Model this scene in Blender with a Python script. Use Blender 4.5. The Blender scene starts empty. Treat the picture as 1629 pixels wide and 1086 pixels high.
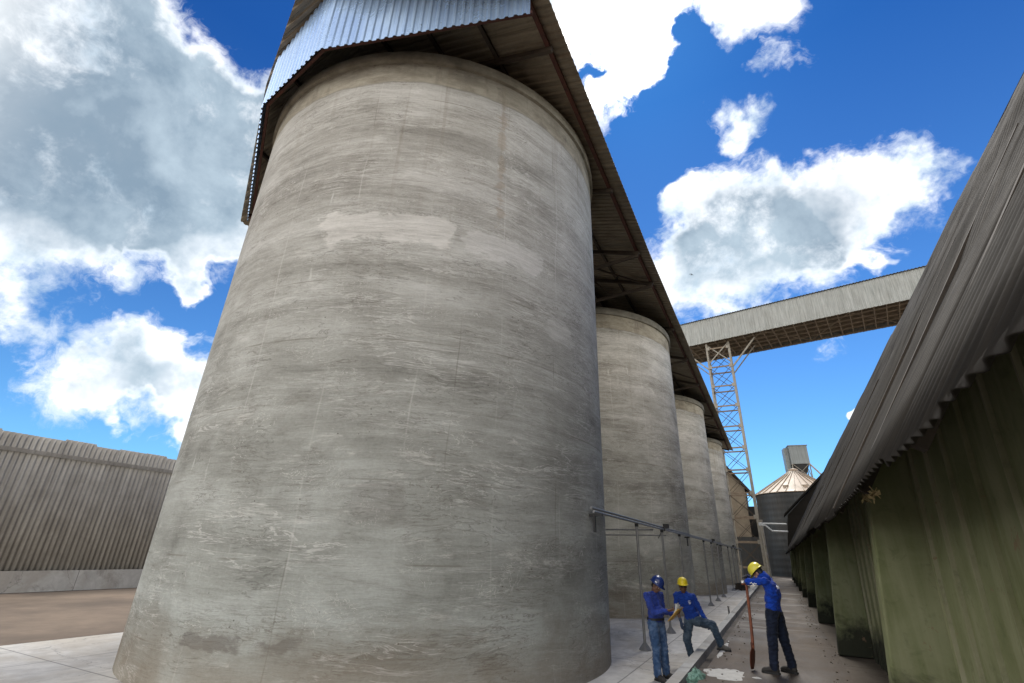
import bpy, bmesh, math, random
from mathutils import Vector, Matrix, noise

random.seed(7)
SC = bpy.context.scene
COL = SC.collection
PI = math.pi
R = math.radians

# ------------------------------------------------------------------ camera
EYE = 1.75
def make_camera():
    f_px, pitch, roll, yaw = 758.04, 0.414107, 0.0323878, 0.4851476
    cyw, sy = math.cos(yaw), math.sin(yaw)
    f0 = Vector((-sy, cyw, 0)); r0 = Vector((cyw, sy, 0)); up = Vector((0, 0, 1))
    fwd = math.cos(pitch)*f0 + math.sin(pitch)*up
    u0 = -math.sin(pitch)*f0 + math.cos(pitch)*up
    right = math.cos(roll)*r0 + math.sin(roll)*u0
    u = -math.sin(roll)*r0 + math.cos(roll)*u0
    cd = bpy.data.cameras.new('camera')
    cd.sensor_fit = 'HORIZONTAL'; cd.sensor_width = 36.0
    cd.lens = f_px*36.0/1629.0
    cd.clip_start = 0.05; cd.clip_end = 2000
    co = bpy.data.objects.new('camera', cd)
    m = Matrix(((right.x, u.x, -fwd.x, 0), (right.y, u.y, -fwd.y, 0), (right.z, u.z, -fwd.z, EYE), (0, 0, 0, 1)))
    co.matrix_world = m
    COL.objects.link(co)
    SC.camera = co
make_camera()

# ------------------------------------------------------------------ sky, sun, exposure
SUN_AZ, SUN_EL = 9.0, 55.0          # azimuth to the left of +Y
sun_dir = Vector((-math.sin(R(SUN_AZ))*math.cos(R(SUN_EL)), math.cos(R(SUN_AZ))*math.cos(R(SUN_EL)), math.sin(R(SUN_EL))))
SUN_STRENGTH = 2.4
SKY_STRENGTH = 0.10
EXPOSURE = 0.85
CLEAR = [
    (-0.618, 0.203, 0.759, 0.0750, 1.00),
    (-0.599, 0.224, 0.769, 0.0535, 0.80),
    (-0.851, 0.329, 0.409, 0.0266, 0.80),
    (-0.849, 0.304, 0.432, 0.0232, 0.70),
    (-0.847, 0.378, 0.372, 0.0377, 1.00),
    (-0.861, 0.345, 0.373, 0.0335, 0.90),
    (-0.807, 0.410, 0.426, 0.0250, 0.80),
    (-0.824, 0.414, 0.388, 0.0269, 0.80),
    (-0.849, 0.423, 0.317, 0.0284, 0.60),
    (-0.889, 0.415, 0.194, 0.0284, 0.80),
    (-0.890, 0.430, 0.150, 0.0376, 1.00),
    (-0.912, 0.380, 0.152, 0.0445, 1.00),
    (-0.177, 0.560, 0.810, 0.0252, 0.55),
    (-0.111, 0.582, 0.806, 0.0144, 0.40),
    (-0.174, 0.595, 0.784, 0.0216, 0.50),
    (-0.139, 0.630, 0.764, 0.0174, 0.45),
    (-0.001, 0.635, 0.773, 0.0400, 0.90),
    (-0.058, 0.690, 0.722, 0.0651, 0.90),
    (-0.892, 0.278, 0.357, 0.0529, 0.70),
    (-0.941, 0.286, 0.181, 0.0647, 0.60),
]
CLOUDS = [
    (-0.118, 0.534, 0.837, 0.0950, 1.00),
    (-0.050, 0.560, 0.827, 0.0603, 0.85),
    (-0.149, 0.592, 0.792, 0.0534, 0.78),
    (-0.105, 0.617, 0.780, 0.0477, 0.70),
    (-0.162, 0.637, 0.754, 0.0333, 0.62),
    (-0.199, 0.520, 0.831, 0.0620, 0.90),
    (0.087, 0.581, 0.809, 0.0535, 0.95),
    (0.134, 0.590, 0.796, 0.0388, 0.80),
    (0.047, 0.573, 0.818, 0.0274, 0.60),
    (0.065, 0.604, 0.794, 0.0278, 0.60),
    (0.008, 0.695, 0.719, 0.0312, 0.85),
    (0.033, 0.712, 0.701, 0.0289, 0.75),
    (0.083, 0.711, 0.698, 0.0278, 0.80),
    (0.060, 0.729, 0.682, 0.0245, 0.75),
    (0.149, 0.652, 0.743, 0.0287, 0.72),
    (0.113, 0.654, 0.748, 0.0185, 0.85),
    (-0.042, 0.773, 0.633, 0.0360, 0.85),
    (-0.075, 0.778, 0.624, 0.0254, 0.70),
    (-0.062, 0.714, 0.697, 0.0154, 0.80),
    (-0.085, 0.854, 0.513, 0.0885, 1.00),
    (0.017, 0.818, 0.575, 0.0821, 1.00),
    (0.082, 0.844, 0.530, 0.0991, 1.10),
    (0.160, 0.829, 0.536, 0.0825, 1.00),
    (0.222, 0.811, 0.541, 0.0637, 1.00),
    (0.262, 0.793, 0.550, 0.0519, 0.90),
    (-0.002, 0.879, 0.478, 0.0785, 1.00),
    (0.130, 0.874, 0.468, 0.0605, 0.85),
    (0.235, 0.856, 0.461, 0.0182, 0.70),
    (0.296, 0.796, 0.527, 0.0498, 0.80),
    (-0.001, 0.784, 0.621, 0.0330, 0.70),
    (0.150, 0.960, 0.238, 0.0096, 0.80),
    (0.139, 0.925, 0.354, 0.0200, 0.40),
    (-0.732, 0.224, 0.644, 0.1908, 1.20),
    (-0.738, 0.133, 0.662, 0.1249, 1.10),
    (-0.761, 0.316, 0.567, 0.1218, 1.10),
    (-0.693, 0.314, 0.649, 0.0806, 1.00),
    (-0.827, 0.194, 0.527, 0.1501, 1.20),
    (-0.603, 0.266, 0.752, 0.0420, 0.90),
    (-0.651, 0.237, 0.721, 0.0362, 0.80),
    (-0.807, 0.099, 0.582, 0.1591, 1.00),
    (-0.633, 0.286, 0.720, 0.0580, 0.90),
    (-0.814, 0.360, 0.457, 0.0971, 1.10),
    (-0.823, 0.318, 0.471, 0.0582, 1.00),
    (-0.805, 0.407, 0.431, 0.0418, 0.90),
    (-0.861, 0.265, 0.435, 0.0539, 0.80),
    (-0.873, 0.411, 0.263, 0.0740, 1.10),
    (-0.891, 0.403, 0.208, 0.0664, 1.00),
    (-0.856, 0.422, 0.299, 0.0505, 0.90),
    (-0.878, 0.355, 0.322, 0.0379, 0.80),
    (-0.832, 0.432, 0.348, 0.0311, 0.80),
    (-0.845, 0.397, 0.359, 0.0221, 0.60),
    (-0.876, 0.450, 0.175, 0.0487, 0.75),
    (-0.919, 0.296, 0.261, 0.1045, 1.00),
    (-0.913, 0.220, 0.343, 0.0736, 0.80),
    (-0.882, 0.145, 0.448, 0.1186, 1.00),
    (-0.926, 0.337, 0.173, 0.0514, 0.70),
]
SHADED = [
    (-0.776, 0.217, 0.592, 0.1776, 1.00),
    (-0.753, 0.281, 0.595, 0.1026, 0.90),
    (-0.706, 0.271, 0.654, 0.0720, 0.70),
    (-0.799, 0.139, 0.585, 0.1507, 1.00),
    (-0.841, 0.172, 0.513, 0.1181, 0.80),
    (0.081, 0.847, 0.526, 0.0786, 0.90),
    (-0.002, 0.845, 0.535, 0.0672, 0.90),
    (0.144, 0.857, 0.494, 0.0597, 0.80),
    (0.170, 0.823, 0.542, 0.0579, 0.50),
    (-0.886, 0.392, 0.247, 0.0333, 0.80),
    (-0.919, 0.296, 0.261, 0.0690, 0.60),
]

class NT:
    """small helper for writing node trees"""
    def __init__(s, tree):
        s.t = tree; s.n = tree.nodes; s.l = tree.links
    def new(s, typ, **kw):
        n = s.n.new(typ)
        for k, v in kw.items(): setattr(n, k, v)
        return n
    def put(s, sock, v):
        if v is None: return
        if hasattr(v, 'is_linked') or isinstance(v, bpy.types.NodeSocket): s.l.new(v, sock)
        else: sock.default_value = v
    def math(s, op, a, b=None, c=None, clamp=False):
        n = s.new('ShaderNodeMath', operation=op, use_clamp=clamp)
        s.put(n.inputs[0], a); s.put(n.inputs[1], b); s.put(n.inputs[2], c)
        return n.outputs[0]
    def vmath(s, op, a, b=None, out=0):
        n = s.new('ShaderNodeVectorMath', operation=op)
        s.put(n.inputs[0], a); s.put(n.inputs[1], b)
        return n.outputs[out]
    def scale(s, a, f):
        n = s.new('ShaderNodeVectorMath', operation='SCALE')
        s.put(n.inputs[0], a); s.put(n.inputs[3], f)
        return n.outputs[0]
    def comb(s, x, y, z):
        n = s.new('ShaderNodeCombineXYZ'); s.put(n.inputs[0], x); s.put(n.inputs[1], y); s.put(n.inputs[2], z)
        return n.outputs[0]
    def sep(s, v):
        n = s.new('ShaderNodeSeparateXYZ'); s.put(n.inputs[0], v); return n.outputs
    def noise(s, vec, scale=1., detail=6., rough=.55, dist=0., col=False):
        n = s.new('ShaderNodeTexNoise'); s.put(n.inputs['Vector'], vec)
        n.inputs['Scale'].default_value = scale; n.inputs['Detail'].default_value = detail
        n.inputs['Roughness'].default_value = rough; n.inputs['Distortion'].default_value = dist
        return n.outputs['Color' if col else 'Fac']
    def voro(s, vec, scale=1., feature='DISTANCE_TO_EDGE'):
        n = s.new('ShaderNodeTexVoronoi', feature=feature); s.put(n.inputs['Vector'], vec)
        n.inputs['Scale'].default_value = scale
        return n.outputs['Distance']
    def map(s, v, a, b, c=0., d=1., smooth=False):
        n = s.new('ShaderNodeMapRange', interpolation_type='SMOOTHSTEP' if smooth else 'LINEAR')
        n.clamp = True
        s.put(n.inputs[0], v)
        for i, q in enumerate((a, b, c, d)): s.put(n.inputs[i+1], q)
        return n.outputs[0]
    def mix(s, f, a, b, mode='MIX'):
        n = s.new('ShaderNodeMix', data_type='RGBA', blend_type=mode)
        s.put(n.inputs[0], f)
        def c(v): return (*v, 1.) if isinstance(v, tuple) and len(v) == 3 else v
        s.put(n.inputs[6], c(a)); s.put(n.inputs[7], c(b))
        return n.outputs[2]
    def bump(s, h, strength=.3, dist=.02):
        n = s.new('ShaderNodeBump'); n.inputs['Strength'].default_value = strength
        n.inputs['Distance'].default_value = dist; s.put(n.inputs['Height'], h)
        return n.outputs[0]

def make_world():
    w = bpy.data.worlds.new('World'); SC.world = w; w.use_nodes = True
    nt = NT(w.node_tree); nt.n.clear()
    out = nt.new('ShaderNodeOutputWorld'); bg = nt.new('ShaderNodeBackground')
    bg.inputs[1].default_value = SKY_STRENGTH
    nt.l.new(bg.outputs[0], out.inputs[0])
    sky = nt.new('ShaderNodeTexSky', sky_type='NISHITA')
    sky.sun_disc = False; sky.sun_elevation = R(SUN_EL); sky.sun_rotation = R(-SUN_AZ)
    sky.altitude = 800; sky.air_density = 1.0; sky.dust_density = 0.4; sky.ozone_density = 3.0
    d = nt.new('ShaderNodeTexCoord').outputs['Generated']
    d = nt.vmath('NORMALIZE', d)
    w1 = nt.noise(d, 2.6, 3, .5, 0., col=True); w2 = nt.noise(d, 9., 4, .6, 0., col=True)
    dw = nt.vmath('ADD', d, nt.scale(nt.vmath('SUBTRACT', w1, (.5, .5, .5)), .16))
    dw = nt.vmath('NORMALIZE', nt.vmath('ADD', dw, nt.scale(nt.vmath('SUBTRACT', w2, (.5, .5, .5)), .13)))
    def blobs(lst, k0=.1, k1=1.55):
        acc = None
        for (x, y, z, a, wt) in lst:
            dp = nt.vmath('DOT_PRODUCT', dw, (x, y, z), out=1)
            m = nt.map(dp, math.cos(a*k1), math.cos(a*k0), 0., wt)
            acc = m if acc is None else nt.math('MAXIMUM', nt.math('MULTIPLY_ADD', m, .4, acc), nt.math('MULTIPLY_ADD', acc, .4, m))
        return acc
    def puff(v, sc):
        """billowing, sharper at the top than plain noise"""
        return nt.noise(v, sc, 10, .60, .15)
    n1 = puff(d, 6.5)
    n2 = puff(nt.vmath('ADD', d, tuple(sun_dir*0.03)), 6.5)
    n3 = nt.noise(d, 22.0, 7, .65, .3)
    F = nt.math('MINIMUM', blobs(CLOUDS), 1.35)
    nn = nt.math('MULTIPLY_ADD', nt.math('SUBTRACT', n3, .5), 1.0, nt.math('MULTIPLY', nt.math('SUBTRACT', n1, .5), 2.3))
    dens = nt.math('SUBTRACT', nt.math('ADD', F, nn), nt.math('MULTIPLY_ADD', nt.math('MINIMUM', blobs(CLEAR, .2, 1.6), 1.), 1.25, .64))
    alpha = nt.map(dens, -.20, .42, 0., 1., smooth=True)
    wv = nt.noise(nt.vmath('MULTIPLY', dw, (1., 2.2, 1.6)), 11., 8, .7, .8)
    veil = nt.math('MULTIPLY', nt.map(nt.math('MULTIPLY_ADD', nt.math('SUBTRACT', wv, .5), 1.8, dens), -.38, .35, 0., .62, smooth=True), nt.map(F, .02, .3))
    alpha = nt.math('MAXIMUM', alpha, veil)
    shade = nt.math('MINIMUM', blobs(SHADED, .1, 1.5), 1.)
    thick = nt.math('MULTIPLY', nt.map(dens, .12, .75, 0., 1., smooth=True), nt.map(shade, 0., .75), clamp=True)
    relief = nt.math('MULTIPLY', nt.math('SUBTRACT', n1, n2), 5.5)
    soft = nt.noise(dw, 3.4, 4, .45, .1)
    core = nt.mix(nt.map(nt.math('ADD', soft, nt.math('MULTIPLY', relief, .15)), .36, .64), (1.4, 1.98, 2.6), (2.7, 3.45, 4.1))
    lit = nt.mix(nt.map(relief, -.7, .5), (3.9, 4.75, 5.5), (8.0, 8.1, 8.3))
    cc = nt.mix(nt.math('MULTIPLY', thick, .95), lit, core)
    # glare of the sun behind the veil
    sd = nt.vmath('DOT_PRODUCT', d, tuple(sun_dir), out=1)
    glow = nt.map(sd, math.cos(R(8.5)), math.cos(R(1)), 0., 1., smooth=True)
    cc = nt.mix(glow, cc, (30., 29.5, 28.5))
    # unseen bright cloud added behind and above the camera to light the shaded fronts
    sx = nt.sep(d)
    back = nt.math('MULTIPLY', nt.map(sx[1], .15, -.25, 0., 1., smooth=True), nt.map(sx[2], .86, .62, 0., 1., smooth=True))
    nb = nt.noise(d, 2.4, 7, .55, .3)
    balpha = nt.math('MULTIPLY', back, nt.map(nb, .38, .5, 0., 1., smooth=True))
    bcol = nt.mix(nt.map(nb, .45, .7), (17.5, 16.6, 15.4), (12., 11.6, 11.2))
    skyc = sky.outputs[0]
    tint = nt.mix(nt.map(sx[2], .15, .75), (.40, .70, .90), (.08, .31, .64))
    skyc = nt.mix(1., skyc, tint, 'MULTIPLY')
    c = nt.mix(alpha, skyc, cc)
    c = nt.mix(balpha, c, bcol)
    nt.l.new(c, bg.inputs[0])
    w.cycles.sampling_method = 'MANUAL'; w.cycles.sample_map_resolution = 1024
make_world()

sl = bpy.data.lights.new('sun', 'SUN'); sl.energy = SUN_STRENGTH; sl.angle = R(26); sl.color = (1., .95, .87)
so = bpy.data.objects.new('sun', sl); COL.objects.link(so)
so.rotation_euler = (-sun_dir).to_track_quat('-Z', 'Y').to_euler(); so.location = (0, 0, 40)

SC.view_settings.view_transform = 'Standard'; SC.view_settings.look = 'None'
SC.view_settings.exposure = EXPOSURE; SC.view_settings.gamma = 1.0
SC.cycles.max_bounces = 6; SC.cycles.diffuse_bounces = 4

# ------------------------------------------------------------------ mesh helpers
def link(name, me, mat=None, parent=None, smooth=False, angle=None):
    o = bpy.data.objects.new(name, me); COL.objects.link(o)
    if mat and not me.materials: me.materials.append(mat)
    if parent is not None: o.parent = parent
    if smooth:
        me.polygons.foreach_set('use_smooth', [True]*len(me.polygons))
        if angle is not None:
            me.set_sharp_from_angle(angle=R(angle))
    me.update()
    return o

def tag(o, label=None, cat=None, group=None, kind=None):
    if label: o['label'] = label
    if cat: o['category'] = cat
    if group: o['group'] = group
    if kind: o['kind'] = kind
    return o

def empty(name, loc=(0, 0, 0), rz=0., label=None, cat=None, group=None):
    o = bpy.data.objects.new(name, None); COL.objects.link(o)
    o.location = loc; o.rotation_euler = (0, 0, rz); o.empty_display_size = .3
    return tag(o, label, cat, group)

class MB:
    def __init__(s): s.v = []; s.f = []
    def add(s, vs, fs):
        b = len(s.v); s.v += [tuple(v) for v in vs]; s.f += [tuple(b+i for i in f) for f in fs]; return s
    def box(s, c, size, rz=0., bev=0.):
        hx, hy, hz = size[0]/2, size[1]/2, size[2]/2
        cr, sr = math.cos(rz), math.sin(rz)
        vs = []
        for z in (-hz, hz):
            for x, y in ((-hx, -hy), (hx, -hy), (hx, hy), (-hx, hy)):
                vs.append((c[0]+x*cr-y*sr, c[1]+x*sr+y*cr, c[2]+z))
        return s.add(vs, [(3, 2, 1, 0), (4, 5, 6, 7), (0, 1, 5, 4), (1, 2, 6, 5), (2, 3, 7, 6), (3, 0, 4, 7)])
    def bar(s, p, q, w, h=None, up=(0, 0, 1)):
        """box section bar from p to q"""
        h = h or w
        p, q = Vector(p), Vector(q); d = (q-p).normalized(); u = Vector(up)
        if abs(d.dot(u)) > .98: u = Vector((0, 1, 0))
        a = d.cross(u).normalized(); b = a.cross(d).normalized()
        vs = []
        for e in (p, q):
            for i, j in ((-1, -1), (1, -1), (1, 1), (-1, 1)):
                vs.append(e+a*(w/2*i)+b*(h/2*j))
        return s.add(vs, [(3, 2, 1, 0), (4, 5, 6, 7), (0, 1, 5, 4), (1, 2, 6, 5), (2, 3, 7, 6), (3, 0, 4, 7)])
    def angle_bar(s, p, q, w, t=.012, up=(0, 0, 1), flip=1):
        """L section made of two flat legs"""
        p, q = Vector(p), Vector(q); d = (q-p).normalized(); u = Vector(up)
        if abs(d.dot(u)) > .98: u = Vector((0, 1, 0))
        a = d.cross(u).normalized()*flip; b = a.cross(d).normalized()*flip
        prof = [(0, 0), (w, 0), (w, t), (t, t), (t, w), (0, w)]
        vs = [e+a*x+b*y for e in (p, q) for x, y in prof]
        n = 6
        fs = [(i, (i+1) % n, n+(i+1) % n, n+i) for i in range(n)]+[(0, 5, 4, 3, 2, 1), tuple(range(n, 2*n))]
        return s.add(vs, fs)
    def tube(s, p, q, r, r2=None, n=12, cap=True):
        r2 = r if r2 is None else r2
        p, q = Vector(p), Vector(q); d = (q-p).normalized()
        a = d.orthogonal().normalized(); b = d.cross(a)
        vs = []
        for e, rr in ((p, r), (q, r2)):
            for i in range(n):
                t = 2*PI*i/n; vs.append(e+(a*math.cos(t)+b*math.sin(t))*rr)
        fs = [(i, (i+1) % n, n+(i+1) % n, n+i) for i in range(n)]
        if cap: fs += [tuple(range(n-1, -1, -1)), tuple(range(n, 2*n))]
        return s.add(vs, fs)
    def lathe(s, c, prof, n=48, a0=0., a1=2*PI):
        """prof: list of (radius, z)"""
        full = abs(a1-a0-2*PI) < 1e-6
        m = n if full else n+1
        vs = []
        for r, z in prof:
            for i in range(m):
                t = a0+(a1-a0)*i/n; vs.append((c[0]+r*math.cos(t), c[1]+r*math.sin(t), c[2]+z))
        fs = []
        for k in range(len(prof)-1):
            for i in range(n):
                j = (i+1) % m
                fs.append((k*m+i, k*m+j, (k+1)*m+j, (k+1)*m+i))
        return s.add(vs, fs)
    def prism(s, pts, h0, h1, axis='z'):
        """extrude an outline. pts 2D; axis z: (x,y), axis y: (x,z) extruded along y, axis x: (y,z) along x"""
        n = len(pts)
        def mk(a, b, h):
            return (a, b, h) if axis == 'z' else ((a, h, b) if axis == 'y' else (h, a, b))
        vs = [mk(a, b, h) for h in (h0, h1) for a, b in pts]
        fs = [(i, (i+1) % n, n+(i+1) % n, n+i) for i in range(n)]+[tuple(range(n-1, -1, -1)), tuple(range(n, 2*n))]
        return s.add(vs, fs)
    def mesh(s, name):
        me = bpy.data.meshes.new(name); me.from_pydata(s.v, [], s.f)
        bm = bmesh.new(); bm.from_mesh(me); bmesh.ops.recalc_face_normals(bm, faces=bm.faces)
        bm.to_mesh(me); bm.free(); me.update()
        return me
    def build(s, name, mat, parent=None, smooth=False, angle=None):
        return link(name, s.mesh(name), mat, parent, smooth, angle)

def grid_mesh(name, rows, mat, parent=None, thick=0., smooth=True, angle=40):
    """rows: list of equal-length lists of points"""
    m = MB(); n = len(rows[0])
    m.v = [tuple(p) for r in rows for p in r]
    for j in range(len(rows)-1):
        for i in range(n-1):
            m.f.append((j*n+i, j*n+i+1, (j+1)*n+i+1, (j+1)*n+i))
    me = bpy.data.meshes.new(name); me.from_pydata(m.v, [], m.f); me.update()
    o = link(name, me, mat, parent, smooth, angle)
    if thick:
        md = o.modifiers.new('thickness', 'SOLIDIFY'); md.thickness = thick; md.offset = 0
    return o

# ------------------------------------------------------------------ materials
def new_mat(name):
    m = bpy.data.materials.new(name); m.use_nodes = True
    nt = NT(m.node_tree); b = nt.n['Principled BSDF']
    return m, nt, b

def coords(nt, which='Object'):
    return nt.new('ShaderNodeTexCoord').outputs[which]

def simple_mat(name, col, rough=.6, metal=0., var=.25, scale=6., bump=.15, col2=None, spec=.5, bdist=.01, detail=6):
    """base colour broken up by two noises, with matching bump"""
    m, nt, b = new_mat(name)
    p = coords(nt)
    n1 = nt.noise(p, scale, detail, .6, .3); n2 = nt.noise(p, scale*6, 4, .6)
    c2 = col2 or tuple(x*(1-var) for x in col); c1 = tuple(min(1, x*(1+var*.6)) for x in col) if not col2 else col
    c = nt.mix(nt.map(n1, .32, .68), c2, c1)
    c = nt.mix(nt.math('MULTIPLY', nt.map(n2, .45, .75), .3), c, tuple(x*.6 for x in c2))
    nt.put(b.inputs['Base Color'], c); b.inputs['Roughness'].default_value = rough
    nt.put(b.inputs['Roughness'], nt.map(n1, .3, .7, max(0, rough-.1), min(1, rough+.12)))
    b.inputs['Metallic'].default_value = metal; b.inputs['Specular IOR Level'].default_value = spec
    if bump: nt.put(b.inputs['Normal'], nt.bump(nt.math('ADD', n1, nt.math('MULTIPLY', n2, .4)), bump, bdist))
    return m

def silo_material(name, seed, repairs):
    """trowelled cement render on a round wall: u runs round the wall in metres, v is height"""
    m, nt, b = new_mat(name)
    x, y, z = nt.sep(coords(nt))
    th = nt.math('ARCTAN2', y, x); u = nt.math('MULTIPLY', th, 5.15)
    def uv(su, sv, off=0.): return nt.comb(nt.math('MULTIPLY', u, su), nt.math('MULTIPLY', z, sv), seed*7.3+off)
    wob = nt.noise(uv(.22, .35, 3), 1., 4, .55)
    zz = nt.math('MULTIPLY_ADD', nt.math('SUBTRACT', wob, .5), .7, z)
    def uvz(su, sv, off=0.): return nt.comb(nt.math('MULTIPLY', u, su), nt.math('MULTIPLY', zz, sv), seed*7.3+off)
    lift = nt.noise(uvz(.07, 1.5, 1), 1., 6, .62)              # broad lifts of the render
    band = nt.noise(uvz(.42, 4.6, 5), 1., 8, .72, .15)         # trowel bands
    fine = nt.noise(uvz(2.2, 15., 9), 1., 7, .72, .35)         # trowel marks
    blot = nt.noise(uv(.6, .9, 13), 1., 8, .66, .35)           # blotches
    arcs = nt.noise(uv(1.7, 2.4, 21), 1., 4, .5, 3.2)
    grain = nt.noise(uv(19, 24, 2), 1., 4, .7)
    dark = (.195, .186, .166); mid = (.330, .320, .290); light = (.48, .47, .44)
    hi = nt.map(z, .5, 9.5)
    # horizontal streaking is strong up high and gives way to round blotches low down
    gatel = nt.map(nt.noise(uv(.28, .5, 7), 1., 5, .6), .40, .62, .35, 1.)    # some areas are floated smooth
    amp = nt.math('MULTIPLY', gatel, nt.map(hi, 0., 1., .40, 1.0))
    t = nt.math('MULTIPLY', nt.math('SUBTRACT', lift, .5), nt.map(hi, 0., 1., .5, 1.05))
    t = nt.math('ADD', t, nt.math('MULTIPLY', nt.math('SUBTRACT', band, .5), nt.math('MULTIPLY', amp, .6)))
    t = nt.math('ADD', t, nt.math('MULTIPLY', nt.math('SUBTRACT', blot, .5), nt.map(hi, 0., 1., 1.05, .75)))
    t = nt.math('ADD', t, nt.math('MULTIPLY', nt.math('SUBTRACT', fine, .5), nt.math('MULTIPLY', amp, .85)))
    t = nt.math('ADD', t, nt.math('MULTIPLY', nt.math('SUBTRACT', grain, .5), .30))
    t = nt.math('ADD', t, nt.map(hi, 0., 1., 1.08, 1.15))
    c = nt.mix(nt.map(t, .84, 1.10), dark, mid)
    c = nt.mix(nt.map(t, 1.10, 1.38), c, light)
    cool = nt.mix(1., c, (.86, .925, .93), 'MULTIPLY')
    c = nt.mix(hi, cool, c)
    # pale scratches and dark trowel edges
    ln = nt.math('ABSOLUTE', nt.math('SUBTRACT', arcs, .5))
    gate = nt.map(nt.noise(uv(.9, 1.2, 31), 1., 3), .50, .62)
    scr = nt.math('MULTIPLY', nt.map(ln, .012, .0, 0., 1.), gate)
    c = nt.mix(nt.math('MULTIPLY', scr, .75), c, (.60, .59, .55))
    arcs2 = nt.noise(uvz(.8, 3.2, 41), 1., 4, .55, 2.2)
    ln2 = nt.math('ABSOLUTE', nt.math('SUBTRACT', arcs2, .52))
    gate2 = nt.map(nt.noise(uv(.8, .9, 51), 1., 3), .47, .6)
    drk = nt.math('MULTIPLY', nt.map(ln2, .016, .0, 0., 1.), gate2)
    c = nt.mix(nt.math('MULTIPLY', drk, .5), c, (.10, .092, .078))
    # pale cement smears
    sm = nt.map(nt.noise(uv(.5, 2.2, 61), 1., 10, .80, .5), .565, .655)
    c = nt.mix(nt.math('MULTIPLY', sm, .7), c, (.53, .52, .485))
    dk = nt.map(nt.noise(uvz(.5, 2.6, 65), 1., 9, .78, .4), .57, .70)
    c = nt.mix(nt.math('MULTIPLY', dk, .5), c, (.13, .118, .095))
    # crisp pale hair lines left by the trowel, mostly level
    a3 = nt.noise(uvz(.55, 5.5, 161), 1., 5, .6, 1.0)
    l3 = nt.math('MULTIPLY', nt.map(nt.math('ABSOLUTE', nt.math('SUBTRACT', a3, .48)), .020, .004), nt.map(nt.noise(uv(.5, .7, 171), 1., 4), .5, .6))
    c = nt.mix(nt.math('MULTIPLY', l3, .5), c, (.62, .61, .58))
    a4 = nt.noise(uvz(.9, 7.5, 181), 1., 5, .65, 1.2)
    l4 = nt.math('MULTIPLY', nt.map(nt.math('ABSOLUTE', nt.math('SUBTRACT', a4, .5)), .018, .004), nt.map(nt.noise(uv(.6, .8, 191), 1., 4), .48, .6))
    c = nt.mix(nt.math('MULTIPLY', l4, .6), c, (.115, .10, .082))
    # short upright splashes of pale cement
    up = nt.math('MULTIPLY', nt.map(nt.noise(uv(4.5, .8, 201), 1., 6, .7, .4), .63, .70), nt.map(nt.noise(uv(.5, .35, 211), 1., 3), .5, .6))
    c = nt.mix(nt.math('MULTIPLY', up, .6), c, (.56, .56, .53))
    # pits, faint lift joints
    pit = nt.math('MULTIPLY', nt.map(nt.voro(uv(1, 1, 221), 5.5, 'F1'), .085, .05), nt.map(nt.noise(uv(.9, .9, 231), 1., 4), .52, .6))
    c = nt.mix(nt.math('MULTIPLY', pit, .8), c, (.07, .06, .048))
    jz = nt.math('ABSOLUTE', nt.math('SUBTRACT', nt.math('FRACT', nt.math('DIVIDE', nt.math('MULTIPLY_ADD', nt.math('SUBTRACT', wob, .5), .12, z), 1.24)), .5))
    jt = nt.math('MULTIPLY', nt.map(jz, .014, .004), nt.map(nt.noise(uv(.6, .6, 241), 1., 4), .47, .58))
    c = nt.mix(nt.math('MULTIPLY', jt, .55), c, (.14, .125, .10))
    # thin upright seams
    ug = nt.math('MULTIPLY_ADD', nt.math('SUBTRACT', nt.noise(uv(.2, .25, 71), 1., 2), .5), .35, u)
    fr = nt.math('ABSOLUTE', nt.math('SUBTRACT', nt.math('FRACT', nt.math('DIVIDE', nt.math('ADD', ug, 60.37), 1.57)), .5))
    seam = nt.math('MULTIPLY', nt.map(fr, .014, .004), nt.map(nt.noise(uv(.3, .5, 81), 1., 4), .45, .6))
    c = nt.mix(nt.math('MULTIPLY', seam, .35), c, (.52, .51, .48))
    fr2 = nt.math('ABSOLUTE', nt.math('SUBTRACT', nt.math('FRACT', nt.math('DIVIDE', nt.math('ADD', ug, 60.52), 2.31)), .5))
    seam2 = nt.math('MULTIPLY', nt.map(fr2, .007, .002), nt.map(nt.noise(uv(.6, .5, 91), 1., 5), .52, .6))
    c = nt.mix(nt.math('MULTIPLY', seam2, .4), c, (.12, .105, .085))
    # water runs from the rim
    run = nt.noise(uv(3.2, .12, 101), 1., 5, .6, .2)
    runs = nt.math('MULTIPLY', nt.map(run, .56, .72), nt.map(z, 5., 12.4))
    c = nt.mix(nt.math('MULTIPLY', runs, .5), c, (.16, .125, .085))
    # the unrendered ring below the rim
    nz = nt.math('MULTIPLY_ADD', nt.math('SUBTRACT', nt.noise(uv(1.2, 2., 111), 1., 5), .5), .16, z)
    top = SILO_TOPS[seed]
    ring = nt.map(nz, top-1.04, top-1.0)
    rc = nt.mix(nt.map(nt.noise(uv(.9, 2.2, 121), 1., 8, .72, .4), .40, .60), (.20, .172, .12), (.38, .345, .265))
    rc = nt.mix(nt.math('MULTIPLY', nt.map(nt.noise(uv(2.5, .7, 131), 1., 5), .55, .68), .7), rc, (.13, .105, .075))
    c = nt.mix(nt.math('MULTIPLY', ring, .75), c, rc)
    edge = nt.math('MULTIPLY', nt.map(nt.math('ABSOLUTE', nt.math('SUBTRACT', nz, top-1.03)), .035, .0), .5)
    c = nt.mix(edge, c, (.14, .12, .095))
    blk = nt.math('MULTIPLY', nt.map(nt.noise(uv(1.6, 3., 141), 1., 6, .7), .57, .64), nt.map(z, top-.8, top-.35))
    c = nt.mix(nt.math('MULTIPLY', blk, .85), c, (.06, .055, .045))
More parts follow.
